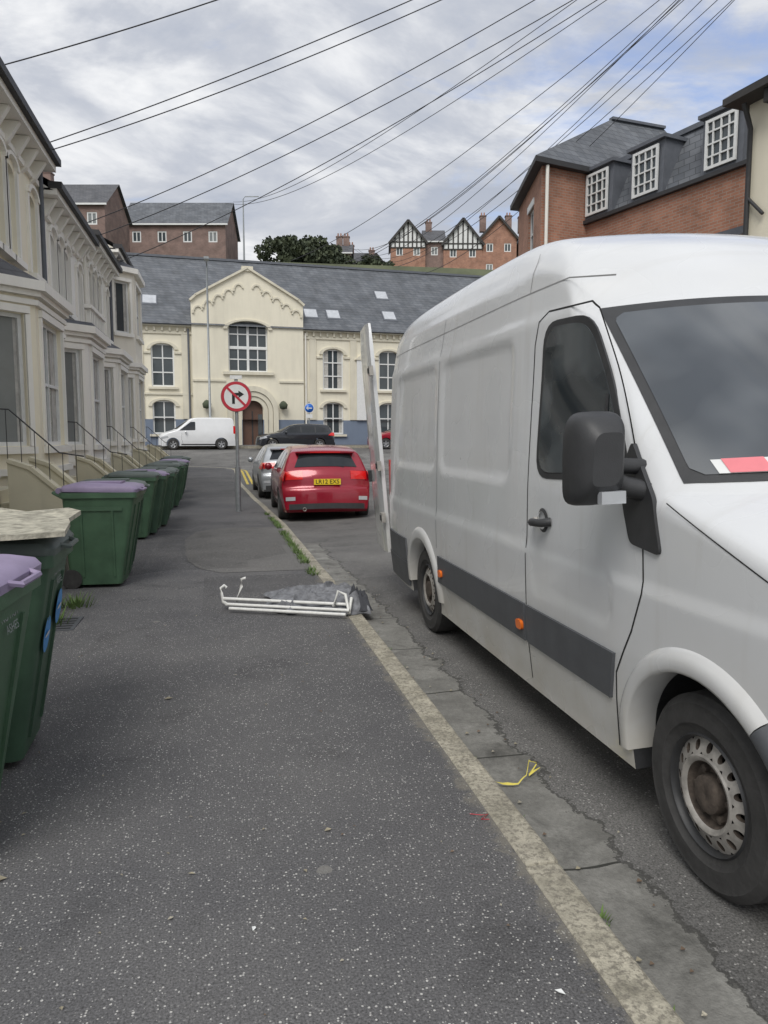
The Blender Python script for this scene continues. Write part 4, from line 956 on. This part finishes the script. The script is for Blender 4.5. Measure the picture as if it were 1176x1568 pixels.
# ---------------------------------------------------------------- wheelie bins
def bin_(x,y,green='binG',lid='greylid',rot=0,board=False,stick=False):
    e=empty('green_wheelie_bin',(x,y,g(y)),math.radians(rot)); mb=MB()
    def ring(z,f):
        x0=-.70+.03*(1-f); x1=-.16*(1-f); w=.22+.06*f; r=.045
        P=[]
        for cx,cy,a0 in ((x1-r,w-r,0),(x0+r,w-r,90),(x0+r,-w+r,180),(x1-r,-w+r,270)):
            for k in range(5):
                a=math.radians(a0+k*22.5); P.append((cx+r*math.cos(a),cy+r*math.sin(a),z))
        return P
    mb.grid([ring(.04,0),ring(.10,.06),ring(.5,.5),ring(.93,.98)],green,True,True); mb.face(ring(.04,0)[::-1],green)
    def off(P,o): return [(p[0]+math.copysign(o,p[0]+.35),p[1]+math.copysign(o,p[1]),p[2]) for p in P]
    t=ring(.93,1); a=off(t,.02); 
    mb.grid([t,a,[(p[0],p[1],.985) for p in a],[(p[0]*.98,p[1]*.96,.985) for p in t]],green,False,True)
    for yy in (-.13,.13): mb.hexa([(-.15,yy-.012,.12),(-.135,yy-.012,.12),(-.135,yy+.012,.12),(-.15,yy+.012,.12),(-.02,yy-.012,.85),(-.005,yy-.012,.85),(-.005,yy+.012,.85),(-.02,yy+.012,.85)],green)
    mb.box(-.60,-.12,-.285,-.28,.80,.84,green)
    for q in (-.52,-.22): mb.hexa([(q-.01,-.235,.12),(q+.01,-.235,.12),(q+.01,-.22,.12),(q-.01,-.22,.12),(q-.01,-.284,.80),(q+.01,-.284,.80),(q+.01,-.27,.80),(q-.01,-.27,.80)],green)
    mb.tube([(-.62,-.2,.12),(-.62,.2,.12)],.02,'blackp',8)
    for sg in (-1,1): mb.lathe([(sg*.19,.001),(sg*.19,.1),(sg*.24,.1),(sg*.24,.06),(sg*.235,.001)],'rubber',24,'y',(-.64,0,.1))
    mb.tube([(-.70,-.2,.93),(-.79,-.2,.98),(-.79,.2,.98),(-.70,.2,.93)],.018,green,8)
    mb.build('body',e,sharp=35)
    rows=[]
    for q,z in ((1.04,.988),(1.05,1.02),(1.0,1.045),(.8,1.065),(.4,1.075),(.02,1.078)):
        rows.append([((p[0]+.35)*q-.35+.01,p[1]*q,z-.02*(p[0]+.35)) for p in ring(0,1)])
    mb=MB(); mb.grid(rows,lid,True,True); mb.box(-.50,-.15,-.12,.12,1.065,1.083,lid); mb.tube([(.02,-.12,1.01),(.06,-.1,1.0),(.06,.1,1.0),(.02,.12,1.01)],.012,lid,6)
    for yy in (-.17,.17): mb.tube([(-.74,yy-.04,1.0),(-.74,yy+.04,1.0)],.03,lid,10)
    mb.build('lid',e,sharp=40)
    if stick:
        mb=MB(); 
        for (yy,zz) in ((.10,.68),(-.13,.60)):
            f=(zz-.1)/.83; xx=-.16*(1-f)+.004+.012
            mb.face([(xx+.07*math.sin(a)*.18,yy+.075*math.cos(a),zz+.085*math.sin(a)) for a in [i*math.pi/10 for i in range(20)]],'sticker')
            mb.face([(xx+.003+.03*math.sin(a)*.18,yy+.05*math.cos(a),zz+.015*math.sin(a)) for a in [i*math.pi/10 for i in range(20)]],'white')
        mb.build('stickers',e)
    if stick or y<4:
        c=bpy.data.curves.new('bin_text','FONT'); c.body='NO HOT\nASHES'; c.size=.045; c.align_x='CENTER'
        to=bpy.data.objects.new('bin_text',c); scene.collection.objects.link(to); c.materials.append(M['galv']); to.parent=e; to.location=(-.012,0,.86); to.rotation_euler=(math.radians(80),0,math.radians(90))
bin_(-.74,2.80,'binG','purple',-3); bin_(-.77,3.72,'binG2','greylid',2,stick=True)
bin_(-.88,8.10,'binG','purple',-3); bin_(-.90,8.78,'binG2','greylid',3); bin_(-1.05,12.3,'binG','greylid',0); bin_(-.97,12.95,'binG2','purple',4); bin_(-.98,13.6,'binG','greylid',-2); bin_(-.90,14.3,'binG2','greylid',3); bin_(-.93,15.0,'binG','greylid',-3)
bin_(-1.0,17.6,'binG2','greylid',2); bin_(-.92,18.3,'binG','greylid'); bin_(-.98,19.0,'binG2','greylid'); bin_(-.95,20.4,'binG','purple'); bin_(-1.0,22.4,'binG','greylid')
mb=MB()
P=[(-.66,3.30),(-.68,3.52),(-.74,3.80),(-.71,3.95),(-.80,4.12),(-1.0,4.10),(-1.2,4.18),(-1.55,3.95),(-1.6,3.4),(-1.35,3.28),(-1.1,3.25),(-.85,3.22)]
top=[(p[0],p[1],1.105+.03*(p[1]-3.2)+.012*math.sin(i*2.3)) for i,p in enumerate(P)]
mb.face(top,'board'); mb.face([(p[0],p[1],p[2]-.022) for p in top][::-1],'board')
for a,b in zip(top,top[1:]+top[:1]): mb.face([a,b,(b[0],b[1],b[2]-.022),(a[0],a[1],a[2]-.022)],'board')
mb.build('broken_board')
# ---------------------------------------------------------------- clothes airer + cloth
e=empty('folded_clothes_airer',(0,0,0)); mb=MB()
for (a,b,z) in (((.0,6.50),(1.00,6.00),.05),((.02,6.42),(.96,5.94),.03),((-.03,6.58),(1.0,6.07),.085)):
    mb.tube([(*a,z),(*b,z+.01)],.014,'offwhite',10)
mb.tube([(-.03,6.60,.05),(-.045,6.60,.13),(-.05,6.62,.17),(-.02,6.64,.19),(.0,6.64,.17)],.013,'offwhite',8)
mb.tube([(.08,6.58,.05),(.13,6.62,.18),(.13,6.64,.24),(.17,6.64,.25)],.013,'offwhite',8)
mb.tube([(1.00,6.02,.05),(.98,6.08,.18),(.92,6.10,.21),(.88,6.08,.08)],.014,'offwhite',8)
mb.tube([(1.00,6.02,.03),(1.04,6.12,.14)],.014,'offwhite',8)
mb.tube([(.0,6.50,.05),(-.03,6.60,.05)],.015,'offwhite',8)
mb.build('frame',e)
fb=empty('crumpled_grey_fabric',(0,0,0)); mb=MB(); rows=[]
for i in range(90):
    r=[]
    for j in range(64):
        u=i/89;v=j/63; x=.36+.82*u; y=6.60-.30*u+ (v-.42)*(.78-.1*u); ed=min(u,1-u,v,1-v)*2
        q=Vector((x*2.4+y*1.2,y*4.6-x*2.2,1)); n0=noise.noise(q); f1=max(0,1-abs(n0)*2.6); f2=max(0,1-abs(noise.noise(Vector((x*6-y*2,y*7+x*3,5))))*3)
        lump=.5+.5*noise.noise(Vector((x*3.1,y*3.4,11)))
        h=.008+.23*min(1,ed*3.0)**.6*(.30+.55*lump*f1**1.3+.22*f2+.28*lump)*(.50+.55*u)
        r.append((x+.12*noise.noise(Vector((x*4,y*4,9))),y+.12*noise.noise(Vector((x*5,y*5,3))),h))
    rows.append(r)
mb.grid(rows,'cloth',True)
rows=[[(1.02+.2*i/13+.02*noise.noise(Vector((i,j,1))),6.08+.36*j/13,.03+.16*min(1,min(i,13-i,j,13-j)/3)*(.6+.8*abs(noise.noise(Vector((i*.5,j*.4,7)))))) for j in range(14)] for i in range(14)]
mb.grid(rows,'cloth2',True)
mb.build('fabric',fb)
# ---------------------------------------------------------------- weeds, litter, tape, drain
mb=MB()
def tuft(x,y,z,n,h,sp):
    for i in range(n):
        a=random.uniform(0,6.28); r=random.uniform(0,sp); p=Vector((x+r*math.cos(a),y+r*math.sin(a),z)); l=random.uniform(.4,1)*h; dr=Vector((math.cos(a)*.6,math.sin(a)*.6,1)).normalized()*l; w=Vector((-math.sin(a),math.cos(a),0))*.004*(1+l*10)
        mb.face([p-w,p+w,p+dr],'weed')
for i in range(80):
    y=8.2+i*.1+random.uniform(-.05,.05)
    if noise.noise(Vector((y*1.2,0,0)))>-.2: tuft(kx(y)-.17,y,g(y),22,.075,.085)
for i in range(14): y=1.6+i*.4+random.uniform(-.1,.1); tuft(kx(y)+.015,y,-.05,5,.022,.03)
tuft(1.15,2.05,-.05,30,.035,.05)
for k in range(12): tuft(-1.66+random.uniform(-.1,.35),6.3+random.uniform(-.6,.7),0,70,.17,.17)
for k in range(14): y=9+k*.7; tuft(-1.74,y,g(y),12,.09,.05)
mb.build('weeds')
mb=MB()
for i in range(110):
    x=random.uniform(-1.2,1.0); y=1.3+10*random.random()**1.4; s_=random.uniform(.003,.007); a=random.uniform(0,3.14)
    m=random.choice(['leafl','leafl','wood','kerb']); c,s2=math.cos(a)*s_,math.sin(a)*s_
    k=random.uniform(1,2.2)
    mb.face([(x-c*k,y-s2*k,.005),(x+s2,y-c,.008),(x+c*k,y+s2*k,.006),(x-s2,y+c,.009)],m)
for (x,y,s_,a) in ((.36,2.68,.010,.3),(.06,2.16,.007,1.2),(-.9,3.0,.016,.4),(-.34,4.3,.016,.2),(-.78,2.6,.018,.1),(.86,1.72,.010,2.4)):
    c,s2=math.cos(a)*s_,math.sin(a)*s_; mb.face([(x-c*1.6,y-s2*1.6,.005),(x+s2,y-c,.009),(x+c*1.6,y+s2*1.6,.006),(x-s2,y+c,.011)],'white' if y<2.3 else 'leafl')
for i in range(70):
    x=random.uniform(1.16,1.5); y=random.uniform(1.5,9); s_=random.uniform(.004,.012); mb.face([(x-s_,y,-.053),(x,y-s_,-.048),(x+s_,y,-.052),(x,y+s_,-.047)],random.choice(['leafl','wood','kerb']))
mb.build('litter')
mb=MB()
P=[(1.12,3.05,-.04),(1.19,2.99,-.045),(1.26,2.98,-.045),(1.32,3.03,-.035),(1.37,3.12,-.01),(1.41,3.12,-.03),(1.34,3.05,-.045),(1.46,3.13,-.04)]
P=[tuple(v) for v in [Vector(a).lerp(Vector(b),t) for a,b in zip(P,P[1:]) for t in (0,.33,.66)]]
mb.grid([[(p[0],p[1]-.005,p[2]+.004*math.sin(i)),(p[0]+.002,p[1]+.005,p[2]+.003+.003*math.cos(i*1.7))] for i,p in enumerate(P)],'tape',True)
mb.build('yellow_tape')
mb=MB(); mb.tube([(.93,2.68,.006),(.97,2.65,.012),(1.0,2.66,.008),(.96,2.63,.006),(.99,2.62,.008)],.0015,'signred',5); mb.build('red_string')
mb=MB(); mb.box(-1.55,-1.18,6.05,6.5,-.01,.004,'greyp')
for i in range(5): mb.box(-1.52,-1.21,6.09+i*.08,6.12+i*.08,.004,.008,'iron')
mb.build('drain_cover')
# ---------------------------------------------------------------- light, world, camera
SUN=Vector((-.28,-.57,.76)).normalized()
el=math.asin(SUN.z); az=math.atan2(SUN.x,SUN.y)
sd=bpy.data.lights.new('sun','SUN'); sd.energy=2.2; sd.angle=math.radians(32); sd.color=(1,.97,.92)
so=bpy.data.objects.new('sun',sd); scene.collection.objects.link(so); so.rotation_euler=SUN.to_track_quat('Z','Y').to_euler(); so.location=(0,0,30)
w=bpy.data.worlds.new('World'); scene.world=w; w.use_nodes=True; nt=w.node_tree; N=nt.nodes; Lk=nt.links
bg=N['Background']; bg.inputs['Strength'].default_value=.15
sky=N.new('ShaderNodeTexSky'); sky.sky_type='NISHITA'; sky.sun_disc=False; sky.sun_elevation=el; sky.sun_rotation=az; sky.air_density=1.0; sky.dust_density=.8; sky.ozone_density=2
tc=N.new('ShaderNodeTexCoord'); sp=N.new('ShaderNodeSeparateXYZ'); Lk.new(tc.outputs['Generated'],sp.inputs[0])
def mth(op,a,b=0.0,c=None,clamp=False):
    m=N.new('ShaderNodeMath'); m.operation=op; m.use_clamp=clamp
    for i,v in enumerate((a,b,c)):
        if v is None: continue
        if isinstance(v,(int,float)): m.inputs[i].default_value=v
        else: Lk.new(v,m.inputs[i])
    return m.outputs[0]
zc=mth('ADD',mth('MAXIMUM',sp.outputs[2],0.0),.17)
cb=N.new('ShaderNodeCombineXYZ'); Lk.new(mth('DIVIDE',sp.outputs[0],zc),cb.inputs[0]); Lk.new(mth('MULTIPLY',mth('DIVIDE',sp.outputs[1],zc),1.3),cb.inputs[1])
def nz(scale,detail,rough,dist,loc,rot=0):
    mp=N.new('ShaderNodeMapping'); mp.inputs['Location'].default_value=loc; mp.inputs['Rotation'].default_value=(0,0,rot); Lk.new(cb.outputs[0],mp.inputs[0])
    n=N.new('ShaderNodeTexNoise'); n.inputs['Scale'].default_value=scale; n.inputs['Detail'].default_value=detail; n.inputs['Roughness'].default_value=rough; n.inputs['Distortion'].default_value=dist; Lk.new(mp.outputs[0],n.inputs['Vector']); return n.outputs['Fac']
def rampw(f,st):
    r=N.new('ShaderNodeValToRGB'); e=r.color_ramp.elements
    while len(e)<len(st): e.new(.5)
    for i,(p,c) in enumerate(st): e[i].position=p; e[i].color=(*c,1) if isinstance(c,tuple) else (c,c,c,1)
    Lk.new(f,r.inputs[0]); return r.outputs[0]
bd=Vector((.64,.62,.46)).normalized()
vd=N.new('ShaderNodeVectorMath'); vd.operation='DOT_PRODUCT'; Lk.new(tc.outputs['Generated'],vd.inputs[0]); vd.inputs[1].default_value=bd
blue=mth('MULTIPLY',rampw(vd.outputs['Value'],[(.82,0.0),(1.0,1.0)]),.31)
n1=nz(2.4,9,.6,.5,(3.1,1.7,0)); cov=rampw(mth('SUBTRACT',mth('ADD',n1,.18),blue),[(.33,0.0),(.54,1.0)])
n2=nz(1.5,9,.58,.45,(7.7,4.2,2)); 
cc=rampw(n2,[(.36,(2.9,3.2,3.85)),(.47,(3.9,4.1,4.55)),(.56,(5.6,5.7,5.9)),(.66,(7.2,7.2,7.2))])
hzn=rampw(sp.outputs[2],[(.0,1.0),(.34,0.0)])
mxh=N.new('ShaderNodeMix'); mxh.data_type='RGBA'; Lk.new(mth('MULTIPLY',hzn,.5),mxh.inputs[0]); Lk.new(cc,mxh.inputs[6]); mxh.inputs[7].default_value=(6.9,6.75,6.4,1)
mx=N.new('ShaderNodeMix'); mx.data_type='RGBA'; Lk.new(cov,mx.inputs[0])
sb=N.new('ShaderNodeMix'); sb.data_type='RGBA'; sb.blend_type='ADD'; sb.inputs[0].default_value=1; Lk.new(sky.outputs[0],sb.inputs[6]); sb.inputs[7].default_value=(1.0,.95,1.3,1)
Lk.new(sb.outputs[2],mx.inputs[6]); Lk.new(mxh.outputs[2],mx.inputs[7]); Lk.new(mx.outputs[2],bg.inputs['Color'])
cd=bpy.data.cameras.new('camera'); cam=bpy.data.objects.new('camera',cd); scene.collection.objects.link(cam); cam.location=(0,0,1.5)
cam.rotation_euler=(math.radians(90-5.75),0,math.radians(-12.2)); cd.sensor_fit='VERTICAL'; cd.sensor_height=36; cd.lens=26; cd.clip_end=2000; cd.clip_start=.05
scene.camera=cam
scene.view_settings.view_transform='Standard'; scene.view_settings.look='None'; scene.view_settings.exposure=0
print('done')
